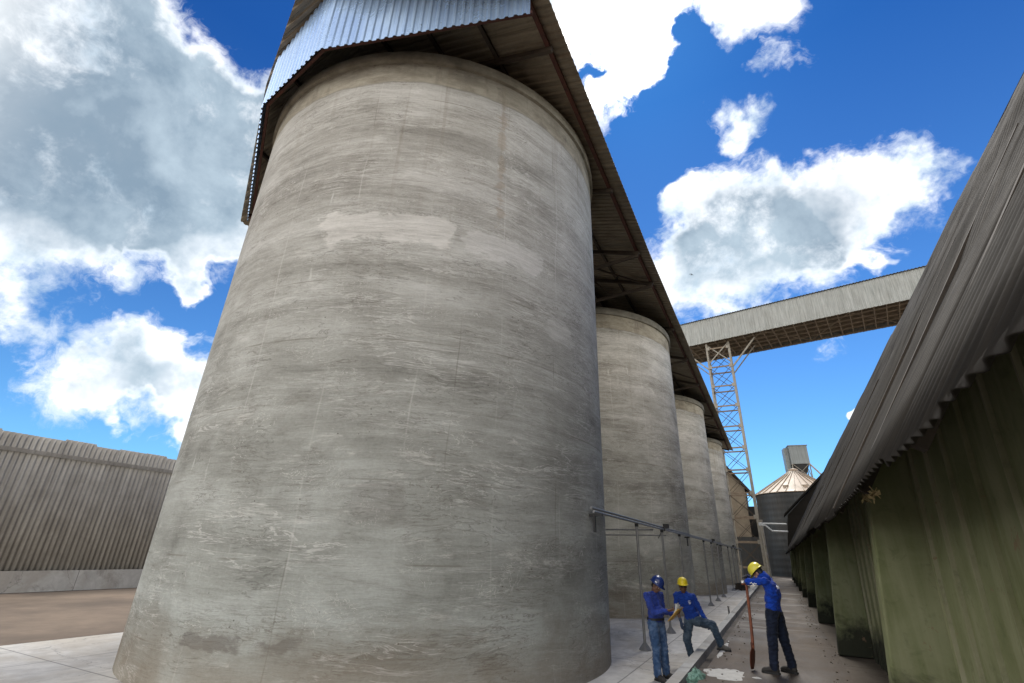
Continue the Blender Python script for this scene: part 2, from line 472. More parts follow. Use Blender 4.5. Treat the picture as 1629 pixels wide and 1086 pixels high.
    # repairs: (u0, u1, v0, v1, colour, strength)
    rn = nt.noise(uv(1.3, 2.6, 151), 1., 9, .70, .2)
    hb = None
    for (u0, u1, v0, v1, col, st, soft) in repairs:
        du = nt.math('SUBTRACT', nt.math('ABSOLUTE', nt.math('SUBTRACT', u, (u0+u1)/2)), (u1-u0)/2)
        dv = nt.math('SUBTRACT', nt.math('ABSOLUTE', nt.math('SUBTRACT', z, (v0+v1)/2)), (v1-v0)/2)
        if soft > .1:   # rounded
            du = nt.math('MAXIMUM', nt.math('ADD', du, .3), 0.); dv = nt.math('MAXIMUM', nt.math('ADD', dv, .3), 0.)
            dd = nt.math('SUBTRACT', nt.math('SQRT', nt.math('ADD', nt.math('MULTIPLY', du, du), nt.math('MULTIPLY', dv, dv))), .3)
        else:
            dd = nt.math('MAXIMUM', du, dv)
        dd = nt.math('MULTIPLY_ADD', nt.math('SUBTRACT', rn, .5), 1.0, dd)
        mk = nt.math('MULTIPLY', nt.map(dd, .06, -.05, 0., st, smooth=True), nt.map(fine, .3, .55, .65, 1.))
        c = nt.mix(mk, c, nt.mix(nt.map(t, .88, 1.3), tuple(q*.76 for q in col), tuple(min(.62, q*1.06) for q in col)))
    if seed: c = nt.mix(1., c, (1.32, 1.27, 1.19), 'MULTIPLY')  # rear silos' colour raised because little light reaches them
    # earth splashed on the foot
    foot = nt.math('MULTIPLY', nt.map(nt.math('MULTIPLY_ADD', nt.math('SUBTRACT', blot, .5), 1.6, z), 1.15, .1), .42)
    c = nt.mix(foot, c, (.27, .205, .14))
    nt.put(b.inputs['Base Color'], c); b.inputs['Roughness'].default_value = .88
    b.inputs['Specular IOR Level'].default_value = .25
    h = nt.math('ADD', nt.math('MULTIPLY', band, .7), nt.math('MULTIPLY', fine, .8))
    h = nt.math('ADD', h, nt.math('MULTIPLY', scr, .12)); h = nt.math('SUBTRACT', h, nt.math('MULTIPLY', drk, .2))
    h = nt.math('ADD', h, nt.math('MULTIPLY', grain, .12))
    nt.put(b.inputs['Normal'], nt.bump(h, .55, .05))
    return m

def slab_material(name, col=(.64, .62, .57), dirt=(.44, .385, .30), d_amt=.5, damp=0.):
    m, nt, b = new_mat(name)
    p = coords(nt)
    n1 = nt.noise(p, .45, 8, .62, .6); n2 = nt.noise(p, 2.6, 7, .65, .8); n3 = nt.noise(p, 40, 4, .7)
    x, y, z = nt.sep(p)
    brush = nt.noise(nt.comb(nt.math('MULTIPLY', x, 5.), nt.math('MULTIPLY', y, .9), 0.), 1., 6, .65, .8)
    c = nt.mix(nt.map(n2, .3, .7), tuple(q*.82 for q in col), tuple(min(1, q*1.15) for q in col))
    c = nt.mix(nt.math('MULTIPLY', nt.map(brush, .42, .66), .45), c, tuple(q*.72 for q in col))
    c = nt.mix(nt.math('MULTIPLY', nt.map(n1, .47, .60), d_amt), c, dirt)
    c = nt.mix(nt.math('MULTIPLY', nt.map(n3, .5, .8), .25), c, tuple(q*.5 for q in col))
    wv = nt.noise(p, .8, 3, .5)
    for ax, per, off in ((x, 3.1, .27), (y, 3.4, .9)):
        g_ = nt.math('ABSOLUTE', nt.math('SUBTRACT', nt.math('FRACT', nt.math('DIVIDE', nt.math('ADD', ax, 60.+off), per)), .5))
        c = nt.mix(nt.math('MULTIPLY', nt.map(g_, .006, .003), .7), c, tuple(q*.25 for q in col))
    ck = nt.voro(nt.vmath('ADD', p, nt.scale(nt.noise(p, 1.4, 5, .6, 0., col=True), .9)), .38)
    c = nt.mix(nt.math('MULTIPLY', nt.map(ck, .006, .001), .55), c, tuple(q*.3 for q in col))
    st2 = nt.map(nt.noise(p, .9, 9, .7, 1.2), .56, .64)
    c = nt.mix(nt.math('MULTIPLY', st2, .35), c, tuple(q*.5 for q in dirt))
    nt.put(b.inputs['Base Color'], c)
    nt.put(b.inputs['Roughness'], nt.map(n1, .4, .6, .8-damp, .9))
    b.inputs['Specular IOR Level'].default_value = .35
    nt.put(b.inputs['Normal'], nt.bump(nt.math('ADD', n2, nt.math('MULTIPLY', n3, .25)), .3, .02))
    return m

def road_material(name):
    m, nt, b = new_mat(name)
    p = coords(nt); x, y, z = nt.sep(p)
    lng = nt.noise(nt.comb(nt.math('MULTIPLY', x, 1.6), nt.math('MULTIPLY', y, .28), 0.), 1., 8, .62, .5)
    n1 = nt.noise(p, .55, 8, .65, .5); n2 = nt.noise(p, 3.4, 7, .68, .7); n3 = nt.noise(p, 45, 4, .7)
    c = nt.mix(nt.map(n1, .36, .64), (.052, .040, .031), (.10, .079, .062))
    c = nt.mix(nt.math('MULTIPLY', nt.map(lng, .48, .66), .6), c, (.14, .115, .092))
    c = nt.mix(nt.math('MULTIPLY', nt.map(n2, .52, .7), .55), c, (.065, .052, .04))
    # pale bands across the surface, further down the lane
    cr = nt.noise(nt.comb(nt.math('MULTIPLY', x, .25), nt.math('MULTIPLY', y, .75), 5.), 1., 5, .6, .3)
    cm = nt.math('MULTIPLY', nt.map(cr, .53, .60), nt.map(y, 13., 17.))
    c = nt.mix(nt.math('MULTIPLY', cm, .5), c, (.30, .285, .26))
    c = nt.mix(nt.math('MULTIPLY', nt.map(n3, .5, .78), .35), c, (.20, .175, .15))
    nt.put(b.inputs['Base Color'], c)
    nt.put(b.inputs['Roughness'], nt.map(n1, .35, .65, .62, .92))
    b.inputs['Specular IOR Level'].default_value = .35
    nt.put(b.inputs['Normal'], nt.bump(nt.math('ADD', n2, nt.math('MULTIPLY', n3, .3)), .4, .025))
    return m

def sheet_material(name, col, col2, metal=0., rough=.5, axis='y', pitch=.2, rust=.0, rustcol=(.16, .07, .03), streak_ax='x', dirtcol=(.08, .065, .05), dirt=.3):
    """profiled roofing sheet; streaks run along the ribs, each sheet has its own tone"""
    m, nt, b = new_mat(name)
    p = coords(nt); x, y, z = nt.sep(p)
    across = {'x': x, 'y': y, 'z': z}[axis]; along = {'x': x, 'y': y, 'z': z}[streak_ax]
    st = nt.noise(nt.comb(nt.math('MULTIPLY', across, 7.), nt.math('MULTIPLY', along, .35), 0.), 1., 7, .65, .3)
    sh = nt.new('ShaderNodeTexWhiteNoise', noise_dimensions='1D')
    nt.put(sh.inputs['W'], nt.math('FLOOR', nt.math('DIVIDE', nt.math('ADD', across, 100.), 1.0)))
    n1 = nt.noise(p, .9, 7, .62, .4); n2 = nt.noise(p, 12, 5, .65)
    c = nt.mix(nt.map(st, .34, .68), col2, col)
    c = nt.mix(nt.math('MULTIPLY', sh.outputs[0], .28), c, tuple(q*.62 for q in col))
    c = nt.mix(nt.math('MULTIPLY', nt.map(n1, .46, .7), dirt), c, dirtcol)
    rm = nt.math('MULTIPLY', nt.map(nt.math('ADD', nt.math('MULTIPLY', n1, .5), nt.math('MULTIPLY', st, .5)), .52, .62), rust)
    c = nt.mix(rm, c, rustcol)
    c = nt.mix(nt.math('MULTIPLY', nt.map(n2, .5, .75), .22), c, tuple(q*.5 for q in col2))
    nt.put(b.inputs['Base Color'], c)
    nt.put(b.inputs['Metallic'], nt.math('MULTIPLY', nt.math('SUBTRACT', 1., rm), metal))
    nt.put(b.inputs['Roughness'], nt.map(n1, .3, .7, rough-.08, rough+.15))
    nt.put(b.inputs['Normal'], nt.bump(nt.math('ADD', n2, n1), .12, .02))
    return m

def painted_wall_material(name, k=1.):
    """old green paint, black mould rising from the ground"""
    m, nt, b = new_mat(name)
    p = coords(nt); x, y, z = nt.sep(p)
    n1 = nt.noise(p, 1.1, 8, .65, .6); n2 = nt.noise(p, 6., 6, .68, .5)
    st = nt.noise(nt.comb(nt.math('MULTIPLY', x, 5.), nt.math('MULTIPLY', y, 5.), nt.math('MULTIPLY', z, .5)), 1., 6, .6, .3)
    c = nt.mix(nt.map(n1, .33, .67), (.12, .135, .058), (.195, .21, .115))
    c = nt.mix(nt.math('MULTIPLY', nt.map(st, .46, .68), .6), c, (.26, .262, .165))
    c = nt.mix(nt.math('MULTIPLY', nt.map(n2, .55, .72), .5), c, (.075, .088, .04))
    mz = nt.math('MULTIPLY_ADD', nt.math('SUBTRACT', n1, .5), 1.5, z)
    mz = nt.math('MULTIPLY_ADD', nt.math('SUBTRACT', n2, .5), .5, mz)
    if k != 1.: c = nt.mix(1., c, (k, k*.93, k*1.1), 'MULTIPLY')
    c = nt.mix(nt.map(mz, .72, .34, 0., .93), c, (.018, .02, .014))
    chip = nt.math('MULTIPLY', nt.map(nt.noise(p, 3.1, 7, .7, 1.), .64, .67), .7)
    c = nt.mix(chip, c, (.19, .12, .075))
    nt.put(b.inputs['Base Color'], c); b.inputs['Roughness'].default_value = .82
    b.inputs['Specular IOR Level'].default_value = .3
    nt.put(b.inputs['Normal'], nt.bump(nt.math('ADD', n1, nt.math('MULTIPLY', n2, .5)), .35, .03))
    return m

def cloth_material(name, col, col2, rough=.85, scale=7., fade=None, fadecol=None):
    m, nt, b = new_mat(name)
    p = coords(nt)
    n1 = nt.noise(p, scale, 5, .6, .6); n2 = nt.noise(p, 150, 2, .6)
    c = nt.mix(nt.map(n1, .35, .65), col2, col)
    if fadecol: c = nt.mix(nt.math('MULTIPLY', nt.map(nt.noise(p, 4.2, 6, .65, .4), .46, .62), fade), c, fadecol)
    nt.put(b.inputs['Base Color'], c); b.inputs['Roughness'].default_value = rough
    b.inputs['Specular IOR Level'].default_value = .2
    b.inputs['Sheen Weight'].default_value = .1
    nt.put(b.inputs['Normal'], nt.bump(nt.math('ADD', n1, nt.math('MULTIPLY', n2, .2)), .35, .02))
    return m

SLAB_Z = -0.35
RIM_ABS = [12.97, 12.22, 12.2, 12.2]          # top of each silo above the lane
SILO_TOPS = [r-SLAB_Z for r in RIM_ABS]
D2U = 5.15*PI/180
silo1_repairs = [
    (-86.6*D2U, -75.*D2U, .69, .84, (.155, .150, .138), .8, 0),
    (-72.1*D2U, -65.2*D2U, .70, .81, (.155, .150, .138), .8, 0),
    (-77.5*D2U, -46.*D2U, 7.75, 8.42, (.56, .545, .51), .85, .3),
    (-45.*D2U, -22.*D2U, 7.7, 8.25, (.55, .54, .515), .65, .3),
    (-60.*D2U, -30.*D2U, 9.15, 9.5, (.47, .46, .43), .5, .3),
    (-36.*D2U, -35.*D2U, 8.6, 12.3, (.27, .21, .145), .45, 0),
    (-20.*D2U, -10.*D2U, 6.2, 6.9, (.50, .49, .46), .5, .3),
    (-60.*D2U, -50.*D2U, 2.4, 3.1, (.23, .225, .205), .5, .3),
]
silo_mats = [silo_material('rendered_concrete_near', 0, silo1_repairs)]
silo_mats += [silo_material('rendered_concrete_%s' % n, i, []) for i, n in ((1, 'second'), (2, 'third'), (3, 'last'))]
M_rim = simple_mat('rim_concrete', (.36, .33, .26), .9, scale=1.6, col2=(.17, .15, .11), bump=.4, bdist=.02)
M_slab = slab_material('pale_concrete_floor')
M_kerb = slab_material('kerb_concrete', (.44, .44, .42), (.25, .22, .18), .45)
M_gutter = slab_material('gutter_concrete', (.095, .08, .066), (.06, .05, .04), .6)
M_road = road_material('worn_dirty_asphalt')
M_earth = simple_mat('bare_earth', (.17, .13, .095), .95, scale=.35, var=.4, bump=.5, bdist=.04)
M_strip = slab_material('strip_concrete', (.15, .125, .10), (.09, .075, .06), .6)
M_zinc = sheet_material('galvanised_cladding', (.52, .72, 1.0), (.38, .56, .88), metal=.5, rough=.26, axis='x', streak_ax='z', dirt=.12, dirtcol=(.3, .27, .22))  # blue base colour carries the sky's reflection on the bare sheet
M_silo_roof = sheet_material('old_galvanised_roof_sheet', (.37, .31, .22), (.17, .135, .09), metal=.1, rough=.55, axis='y', streak_ax='x', rust=.5, rustcol=(.13, .075, .04))
M_rust = simple_mat('rusty_red_oxide_steel', (.10, .034, .022), .75, scale=4, var=.4, bump=.3)
M_brown = simple_mat('brown_stained_steel', (.075, .055, .038), .75, scale=3, var=.4, bump=.2)
M_fibre = sheet_material('weathered_fibre_cement', (.040, .035, .029), (.015, .0135, .012), rough=.85, axis='y', streak_ax='z', dirt=.5, dirtcol=(.022, .021, .019))
M_fibre.node_tree.nodes['Principled BSDF'].inputs['Specular IOR Level'].default_value = .12
M_fibre_pale = sheet_material('pale_fibre_cement', (.35, .335, .30), (.20, .19, .17), rough=.85, axis='y', streak_ax='z', dirt=.45, dirtcol=(.14, .125, .105))
M_gallery = sheet_material('gallery_sheet', (.44, .455, .435), (.235, .25, .235), rough=.6, metal=.15, axis='x', streak_ax='z', dirt=.25, dirtcol=(.25, .24, .21))
M_gfloor = simple_mat('gallery_floor_boards', (.34, .28, .205), .8, scale=2., var=.45)
M_gbeam = simple_mat('gallery_steel', (.27, .23, .175), .7, scale=3., var=.3)
M_tower = simple_mat('tower_paint', (.31, .30, .265), .6, scale=2.5, var=.35, col2=(.21, .18, .135))
M_towerrung = simple_mat('rusty_tower_steel', (.27, .215, .155), .7, scale=2.5, var=.4, col2=(.15, .105, .07))
M_galv = simple_mat('galvanised_pipe', (.28, .28, .275), .45, metal=.55, scale=9, var=.2, bump=.05)
M_darksteel = simple_mat('black_steel', (.02, .02, .02), .5, scale=9, bump=.05)
M_green = painted_wall_material('mouldy_green_paint')
M_khaki = painted_wall_material('faded_khaki_paint', 1.3)
M_bin = sheet_material('dark_bin_sheet', (.045, .049, .05), (.022, .024, .025), rough=.5, metal=.3, axis='x', streak_ax='z', dirt=.3)
M_binroof = simple_mat('bin_roof_sheet', (.38, .32, .25), .55, scale=.8, var=.25, col2=(.36, .26, .18), bump=.05)
M_binrib = simple_mat('bin_roof_rib', (.30, .24, .17), .55, scale=.8, var=.2, bump=.05)
M_box = sheet_material('pale_grey_cladding', (.27, .30, .30), (.19, .21, .21), rough=.5, metal=.2, axis='x', streak_ax='z', dirt=.15, dirtcol=(.22, .2, .17))
M_beige = simple_mat('beige_render', (.20, .165, .12), .85, scale=1.2, var=.3)
M_whitepipe = simple_mat('white_pipe_paint', (.62, .64, .63), .4, scale=3, var=.1, bump=0)
M_darkwood = simple_mat('dark_timber', (.045, .035, .026), .9, scale=3, var=.4)
M_powder = simple_mat('white_powder', (.46, .455, .43), .95, scale=7, var=.2, bump=.5, bdist=.02)
M_hole = simple_mat('dry_straw', (.42, .33, .17), .9, scale=12, var=.4, bump=.3)

# ------------------------------------------------------------------ ground
def sheet(name, x0, x1, y0, y1, z, mat):
    me = bpy.data.meshes.new(name)
    me.from_pydata([(x0, y0, z), (x1, y0, z), (x1, y1, z), (x0, y1, z)], [], [(0, 1, 2, 3)])
    return link(name, me, mat)
tag(sheet('ground', -900, 900, -900, 900, -.42, M_earth), kind='structure')
sl_ = MB().box((-8.2, 33, SLAB_Z-.03), (12.74, 70, .06)).build('concrete_floor', M_slab); tag(sl_, kind='structure')
kb = MB().box((-1.74, 33, -.2), (.18, 76, .4)).build('kerb', M_kerb); tag(kb, kind='structure')
gt = MB().box((-1.53, 33, -.27), (.238, 76, .26)).build('gutter', M_gutter); tag(gt, kind='structure')
rd = MB().box((-.33, 33, -.2), (2.16, 76, .4)).build('road', M_road); tag(rd, kind='structure')
fs = MB().box((3.4, 33, -.215), (5.298, 76, .4)).build('warehouse_footing_strip', M_strip)
fs.name = 'pavement_strip'; tag(fs, kind='structure')

# ------------------------------------------------------------------ concrete silos
SX, SR = -8.5, 5.15
SY = [10.36, 23.4, 37.4, 51.6]
silo_labels = ['nearest concrete silo filling the left half, two dark repair patches at its foot',
               'second concrete silo from the camera, standing directly behind the nearest one',
               'third concrete silo along the row, between the second and the farthest one',
               'farthest concrete silo at the end of the row, beside the lattice tower']
for i in range(4):
    t = SILO_TOPS[i]
    e = empty('concrete_silo', (SX, SY[i], SLAB_Z), 0, silo_labels[i], 'silo', 'round concrete silos in a row')
    prof = [(SR, -.04)]+[(SR, t*k/24) for k in range(1, 24)]+[(SR, t-.34)]
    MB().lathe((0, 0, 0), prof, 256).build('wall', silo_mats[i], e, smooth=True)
    q = MB().lathe((0, 0, 0), [(SR-.02, t-.36), (SR+.07, t-.335), (SR+.085, t-.30), (SR+.085, t-.05), (SR+.05, t), (SR-.3, t), (0.01, t-.02)], 192)
    q.build('rim', M_rim, e, smooth=True, angle=50)

# ------------------------------------------------------------------ roof over the silos
RIDGE_X, RIDGE_Z, RS = -8.5, 14.65, .32
def rextra(y):
    t = max(0., min(1., (16-y)/11)); return -.25+.65*t
def roofz(x, y): return RIDGE_Z-RS*abs(x-RIDGE_X)+rextra(y)
VERGE = [(-15.7, 8.03), (-11.3, 5.3), (-8.5, 4.0)]
def verge_x(y):
    if y >= VERGE[0][1]: return VERGE[0][0]
    for (x0, y0), (x1, y1) in zip(VERGE, VERGE[1:]):
        if y >= y1: return x0+(x1-x0)*(y0-y)/(y0-y1)
    return VERGE[-1][0]
roof = empty('silo_roof', (RIDGE_X, 30, 12.3), 0, 'long rusty corrugated metal roof shading the row of concrete silos', 'roof')
def loc_to(o, root):
    """keep world placement of a mesh whose vertices are in world space"""
    o.location = -Vector(root.location); return o
PITCH = .2
def wave(t):   # trapezoidal rib
    f = t % 1.0
    if f < .3: return 0.
    if f < .45: return (f-.3)/.15
    if f < .7: return 1.
    if f < .85: return 1-(f-.7)/.15
    return 0.
def slope_sheet(side):
    rows = []
    y = 4.0; ys = []
    while y < 57.8:
        for f in (0., .3, .45, .7, .85): ys.append(y+f*PITCH)
        y += PITCH
    for yy in ys:
        xe = -2.6 if side > 0 else verge_x(yy)
        if side < 0 and xe > RIDGE_X-.05: xe = RIDGE_X-.05
        row = []
        for k in range(9):
            x = RIDGE_X+(xe-RIDGE_X)*k/8
            # slight sag of the sheets between purlins
            row.append((x, yy, roofz(x, yy)+.035*wave(yy/PITCH)+.012*math.sin(yy*1.3+k)))
        rows.append(row)
    o = grid_mesh('roof_sheet', rows, M_silo_roof, roof, thick=.006, smooth=False)
    return loc_to(o, roof)
slope_sheet(1); slope_sheet(-1)
# purlins along the slope and rafters across it
for x, m, w in ((-3.05, M_rust, .10), (-4.5, M_brown, .09), (-6.0, M_brown, .09), (-7.5, M_brown, .09), (-10.5, M_brown, .09), (-13., M_brown, .09), (-15.2, M_rust, .1)):
    y0 = 4.2 if x > RIDGE_X else {-10.5: 5.2, -13.: 6.6, -15.2: 8.0}[x]
    q = MB(); ys = [y0, 6, 8, 10, 12, 14, 16, 57.6]; ys = [a for a in ys if a >= y0]
    for a, b in zip(ys, ys[1:]):
        q.bar((x, a, roofz(x, a)-.075), (x, b, roofz(x, b)-.075), w, .12)
    loc_to(q.build('purlin', m, roof), roof)
for k, y in enumerate((7.2, 12.3, 15.9, 18.4, 23.4, 27.9, 32.9, 37.4, 42., 46.6, 51.6, 56.8)):
    q = MB()
    zr = lambda x: roofz(x, y)-.2
    q.bar((-2.95, y, zr(-2.95)), (RIDGE_X, y, zr(RIDGE_X)), .1, .14); q.bar((RIDGE_X, y, zr(RIDGE_X)), (-14.9 if y > 8 else -13.3, y, zr(-14.9 if y > 8 else -13.3)), .1, .14)
    loc_to(q.build('rafter', M_brown, roof), roof)
    if 15 < y < 57 and k % 2 == 1 or y == 12.3:
        pass
for y in (15.9, 18.4, 27.9, 32.9, 42., 46.6):
    q = MB()
    q.bar((-3.0, y, roofz(-3, y)-.3), (-7.6, y, roofz(-3, y)-.62), .09, .12)
    q.bar((-4.6, y, roofz(-3, y)-.45), (-5.6, y, roofz(-5.6, y)-.25), .07)
    q.bar((-6.6, y, roofz(-3, y)-.55), (-5.6, y, roofz(-5.6, y)-.25), .07)
    loc_to(q.build('tie_beam', M_brown, roof), roof)
for y in (17.2, 30.3, 44.3):
    q = MB(); q.bar((-6.9, y, 10.9), (-6.9, y, roofz(-6.9, y)-.2), .1)
    q.bar((-6.9, y-1.3, roofz(-6.9, y)-.3), (-3.1, y+1.3, roofz(-3.1, y)-.25), .06)
    loc_to(q.build('brace', M_brown, roof), roof)
# cladding of the rounded front end
A_, B_, C_, D_ = (-2.97, 5.98), (-7.84, 4.53), (-10.47, 5.0), (-15.45, 8.15)
def cladding(pts, zb, name='end_cladding'):
    rows = [[], [], []]
    for (x0, y0), (x1, y1) in zip(pts, pts[1:]):
        L = math.hypot(x1-x0, y1-y0); nx, ny = (y1-y0)/L, -(x1-x0)/L
        if ny > 0: nx, ny = -nx, -ny
        n = int(L/PITCH)
        for i in range(n+1):
            for f in (0., .3, .45, .7, .85):
                s = (i+f)/n
                if s > 1: break
                w = .032*wave(f+.001)
                x = x0+(x1-x0)*s+nx*w; y = y0+(y1-y0)*s+ny*w
                zt = roofz(x, y)-.02
                rows[0].append((x, y, zb+.01*math.sin(i*1.7))); rows[1].append((x, y, (zb+zt)/2)); rows[2].append((x, y, zt))
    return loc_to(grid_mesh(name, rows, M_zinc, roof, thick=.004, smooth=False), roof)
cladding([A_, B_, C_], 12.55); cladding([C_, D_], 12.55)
q = MB()
for (a, b) in ((A_, B_), (B_, C_), (C_, D_)):
    q.bar((a[0], a[1]+.12, 12.75), (b[0], b[1]+.12, 12.75), .07, .1)
loc_to(q.build('cladding_rail', M_rust, roof), roof)

# ------------------------------------------------------------------ pipe rail on props beside the silos
PX = -3.23; PZ = 2.54
rail = empty('rail_line', (PX, 10, PZ), 0, 'long grey double pipe rail running level past the silos on thin props', 'pipe rail')
for dz, dx in ((0, 0), (.075, -.05)):
    loc_to(MB().tube((PX+dx, 9.95, PZ+dz), (PX+dx, 57, PZ+dz), .025, n=10).build('pipe', M_galv, rail, smooth=True, angle=60), rail)
for y in (10.05, 22.2, 36.2, 50.6):
    q = MB().box((PX-.02, y, PZ-.06), (.34 if y < 15 else .2, .05, .05)); q.box((PX-.02+(-.0), y, PZ-.22), (.045, .06, .34))
    loc_to(q.build('bracket', M_darksteel, rail), rail)
for y in (17.6, 31.7, 46.3):
    for q in (MB().box((PX+.02, y, PZ+.13), (.16, .24, .13)), MB().box((PX-.02, y-.35, PZ+.02), (.12, .1, .12)), MB().tube((PX, y-.6, PZ-.02), (PX-.1, y-.85, PZ-.28), .012, n=6)):
        loc_to(q.build('clamp', M_darksteel, rail), rail)
k = 0
posts = [13.55, 16.9, 20.2, 27.3, 30.5, 33.7, 41.0, 44.3, 47.6, 54.]
ordn = ['nearest', 'second', 'third', 'fourth', 'fifth', 'sixth', 'seventh', 'eighth', 'ninth', 'farthest']
def prop(i, y):
    e = empty('pipe_prop', (PX, y, SLAB_Z), 0, '%s of the thin grey steel props under the pipe rail, counted from the men' % ordn[i], 'prop', 'steel props under the pipe rail')
    MB().tube((0, 0, .02), (0, 0, PZ-SLAB_Z-.03), .034, n=12).build('pole', M_galv, e, smooth=True, angle=60)
    MB().lathe((0, 0, 0), [(.001, .0), (.15, .0), (.15, .02), (.05, .15), (.036, .17)], 6).build('foot', M_galv, e)
    MB().tube((0, 0, PZ-SLAB_Z-.10), (0, 0, PZ-SLAB_Z-.02), .05, n=12).build('collar', M_darksteel, e)
for i, y in enumerate(posts): prop(i, y)
for j, (y, z) in enumerate(((15.6, 2.46), (17.6, 2.38))):
    o = MB().tube((PX, y, z), (-9., y+.2, z-.02), .022, n=8).build('cross_pipe', M_galv, None, smooth=True, angle=60)
    tag(o, ['upper', 'lower'][j]+' of two thin horizontal pipes running behind the nearest silo from the rail', 'pipe', 'thin cross pipes between the first two silos')

# ------------------------------------------------------------------ warehouse on the right
W_END = 56.
EX, EZ, RX2, RZ2 = .6, 2.22, 5.2, 9.75
wh = empty('grain_warehouse', (1.4, 30, 0), 0, 'long dark warehouse with steep corrugated roof and mouldy green buttressed wall', 'warehouse')
FR = [0., .125, .25, .375, .5, .625, .75, .875]
rows = []; P2 = .148; y = 1.0
rnd = random.Random(3)
jit = {}
while y < W_END:
    for f in FR:
        yy = y+f*P2; w = .5+.5*math.cos(2*PI*f)
        row = []
        sid = int(yy/1.06)
        for k in range(0, 17):
            s = k/16
            # each course laps over the one below it
            course = min(3, int(s*3.999)); lap = (s*4-course)
            if (sid, course) not in jit: jit[(sid, course)] = rnd.uniform(-.028, .028)
            x = EX+(RX2-EX)*s; z = EZ+(RZ2-EZ)*s
            if k == 0:
                x += jit[(sid, 0)]*.6*.5; z += jit[(sid, 0)]*.98
            off = .024*w-.028*lap+jit[(sid, course)]*.35+.02*math.sin(yy*.7+s*5)
            row.append((x-.84*off, yy, z+.54*off))
        rows.append(row)
    y += P2
o = grid_mesh('roof', rows, M_fibre, wh, thick=.009, smooth=True, angle=35); loc_to(o, wh)
# far slope and gable end of the roof
q = MB().prism([(RX2, RZ2), (RX2+4.6, EZ), (RX2+4.5, EZ-.05), (RX2, RZ2-.12)], 1., W_END, 'y'); loc_to(q.build('back_roof', M_fibre, wh), wh)
o = MB().prism([(EX+.3, EZ+.3), (RX2, RZ2-.25), (RX2+4.3, EZ+.3), (RX2+4.3, 0), (1.5, 0), (1.5, EZ+.3)], W_END-.5, W_END-.35, 'y').build('gable_wall', M_fibre, wh); loc_to(o, wh)
# wall with upright ribs, slightly inclined
q = MB()
q.prism([(1.36, 0.), (1.53, 3.5), (1.8, 3.5), (1.8, 0.)], 1., W_END-.5, 'y')
loc_to(q.build('wall', M_green, wh), wh)
for i in range(90):
    yy = 1.4+i*.6
    o = MB().add([(1.325, yy, 0), (1.325, yy+.022, 0), (1.495, yy+.022, 3.48), (1.495, yy, 3.48), (1.40, yy-.006, 0), (1.40, yy+.028, 0), (1.57, yy+.028, 3.48), (1.57, yy-.006, 3.48)],
          [(0, 1, 2, 3), (0, 3, 7, 4), (1, 5, 6, 2), (0, 4, 5, 1), (3, 2, 6, 7)]).build('wall_rib', M_khaki, wh)
    loc_to(o, wh)
for i in range(9):
    yb = 7.1+6.2*i
    q = MB().prism([(.77, 0.), (1.09, 2.9), (1.6, 3.6), (1.6, 0.)], yb-.02, yb+.22, 'y')
    o = q.build('buttress', M_green, wh); loc_to(o, wh)
    bv = o.modifiers.new('bevel', 'BEVEL'); bv.width = .02; bv.segments = 2; bv.limit_method = 'ANGLE'
for x, z in ((1.15, 2.95),):
    loc_to(MB().box((x, 28.5, z), (.1, 55, .14)).build('wall_plate', M_darkwood, wh), wh)
for i in range(28):
    yb = 3.0+i*1.9
    loc_to(MB().bar((.68, yb, 2.28), (2.6, yb, 5.42), .08, .1).build('rafter', M_darkwood, wh), wh)
o = MB()
rn = random.Random(5)
for i in range(22):
    a = rn.uniform(0, 2*PI); p = Vector((rn.uniform(-.03, .05), rn.uniform(-.3, .3), rn.uniform(-.03, .03)))
    d = Vector((rn.uniform(-.3, .3), rn.uniform(-1, 1), rn.uniform(-.6, .3))).normalized()*rn.uniform(.03, .08)
    o.bar(p-d, p+d, .008, .006)
    o.add([p+Vector((rn.uniform(-.045, .045), rn.uniform(-.045, .045), rn.uniform(-.045, .045))) for _ in range(3)], [(0, 1, 2)])
nest = o.build('straw_nest', M_hole); nest.location = (.72, 4.85, 2.24); nest.scale = (.75, .75, .75)
tag(nest, 'small clump of dry straw caught under the warehouse eave', 'nest')

# gabled shed end beyond the warehouse
sh = empty('far_shed', (3.2, 57, 0), 0, 'dark corrugated shed standing just past the end of the steep warehouse roof', 'shed')
q = MB().prism([(.95, 0.), (.95, 3.15), (1.45, 5.85), (5.4, 9.75), (9.5, 5.8), (9.5, 0)], 57.3, 59.5, 'y')
loc_to(q.build('wall', M_fibre, sh), sh)
q = MB().prism([(1.1, 5.75), (1.15, 5.95), (5.4, 10.0), (9.9, 5.9), (9.8, 5.7), (5.4, 9.78)], 56.9, 60., 'y')
loc_to(q.build('roof', M_fibre, sh), sh)

# ------------------------------------------------------------------ shed on the far left
ls = empty('corrugated_shed', (-28, 30, 0), 0, 'grey corrugated shed on the far left behind the nearest silo', 'shed')
rows = [[], []]; y = -25.
while y < 60:
    for f in (0, .125, .25, .375, .5, .625, .75, .875):
        x = -28+.03*math.cos(2*PI*f); z = .05*math.sin(int(y/1.1)*2.3)
        rows[0].append((x, y+f*.2, .0)); rows[1].append((x, y+f*.2, 5.75+z))
    y += .2
loc_to(grid_mesh('wall', rows, M_fibre_pale, ls, thick=.02, smooth=True, angle=60), ls)
loc_to(MB().prism([(-28.3, 5.6), (-40, 6.3), (-52, 5.6), (-52, 5.4), (-28.3, 5.4)], -25, 60, 'y').build('roof', M_fibre_pale, ls), ls)
loc_to(MB().box((-27.85, 17.5, .0), (.12, 85, .8)).build('plinth', M_kerb, ls), ls)
loc_to(MB().box((-27.93, 17.5, 5.05), (.06, 85, .16)).build('sheet_lap', M_fibre_pale, ls), ls)

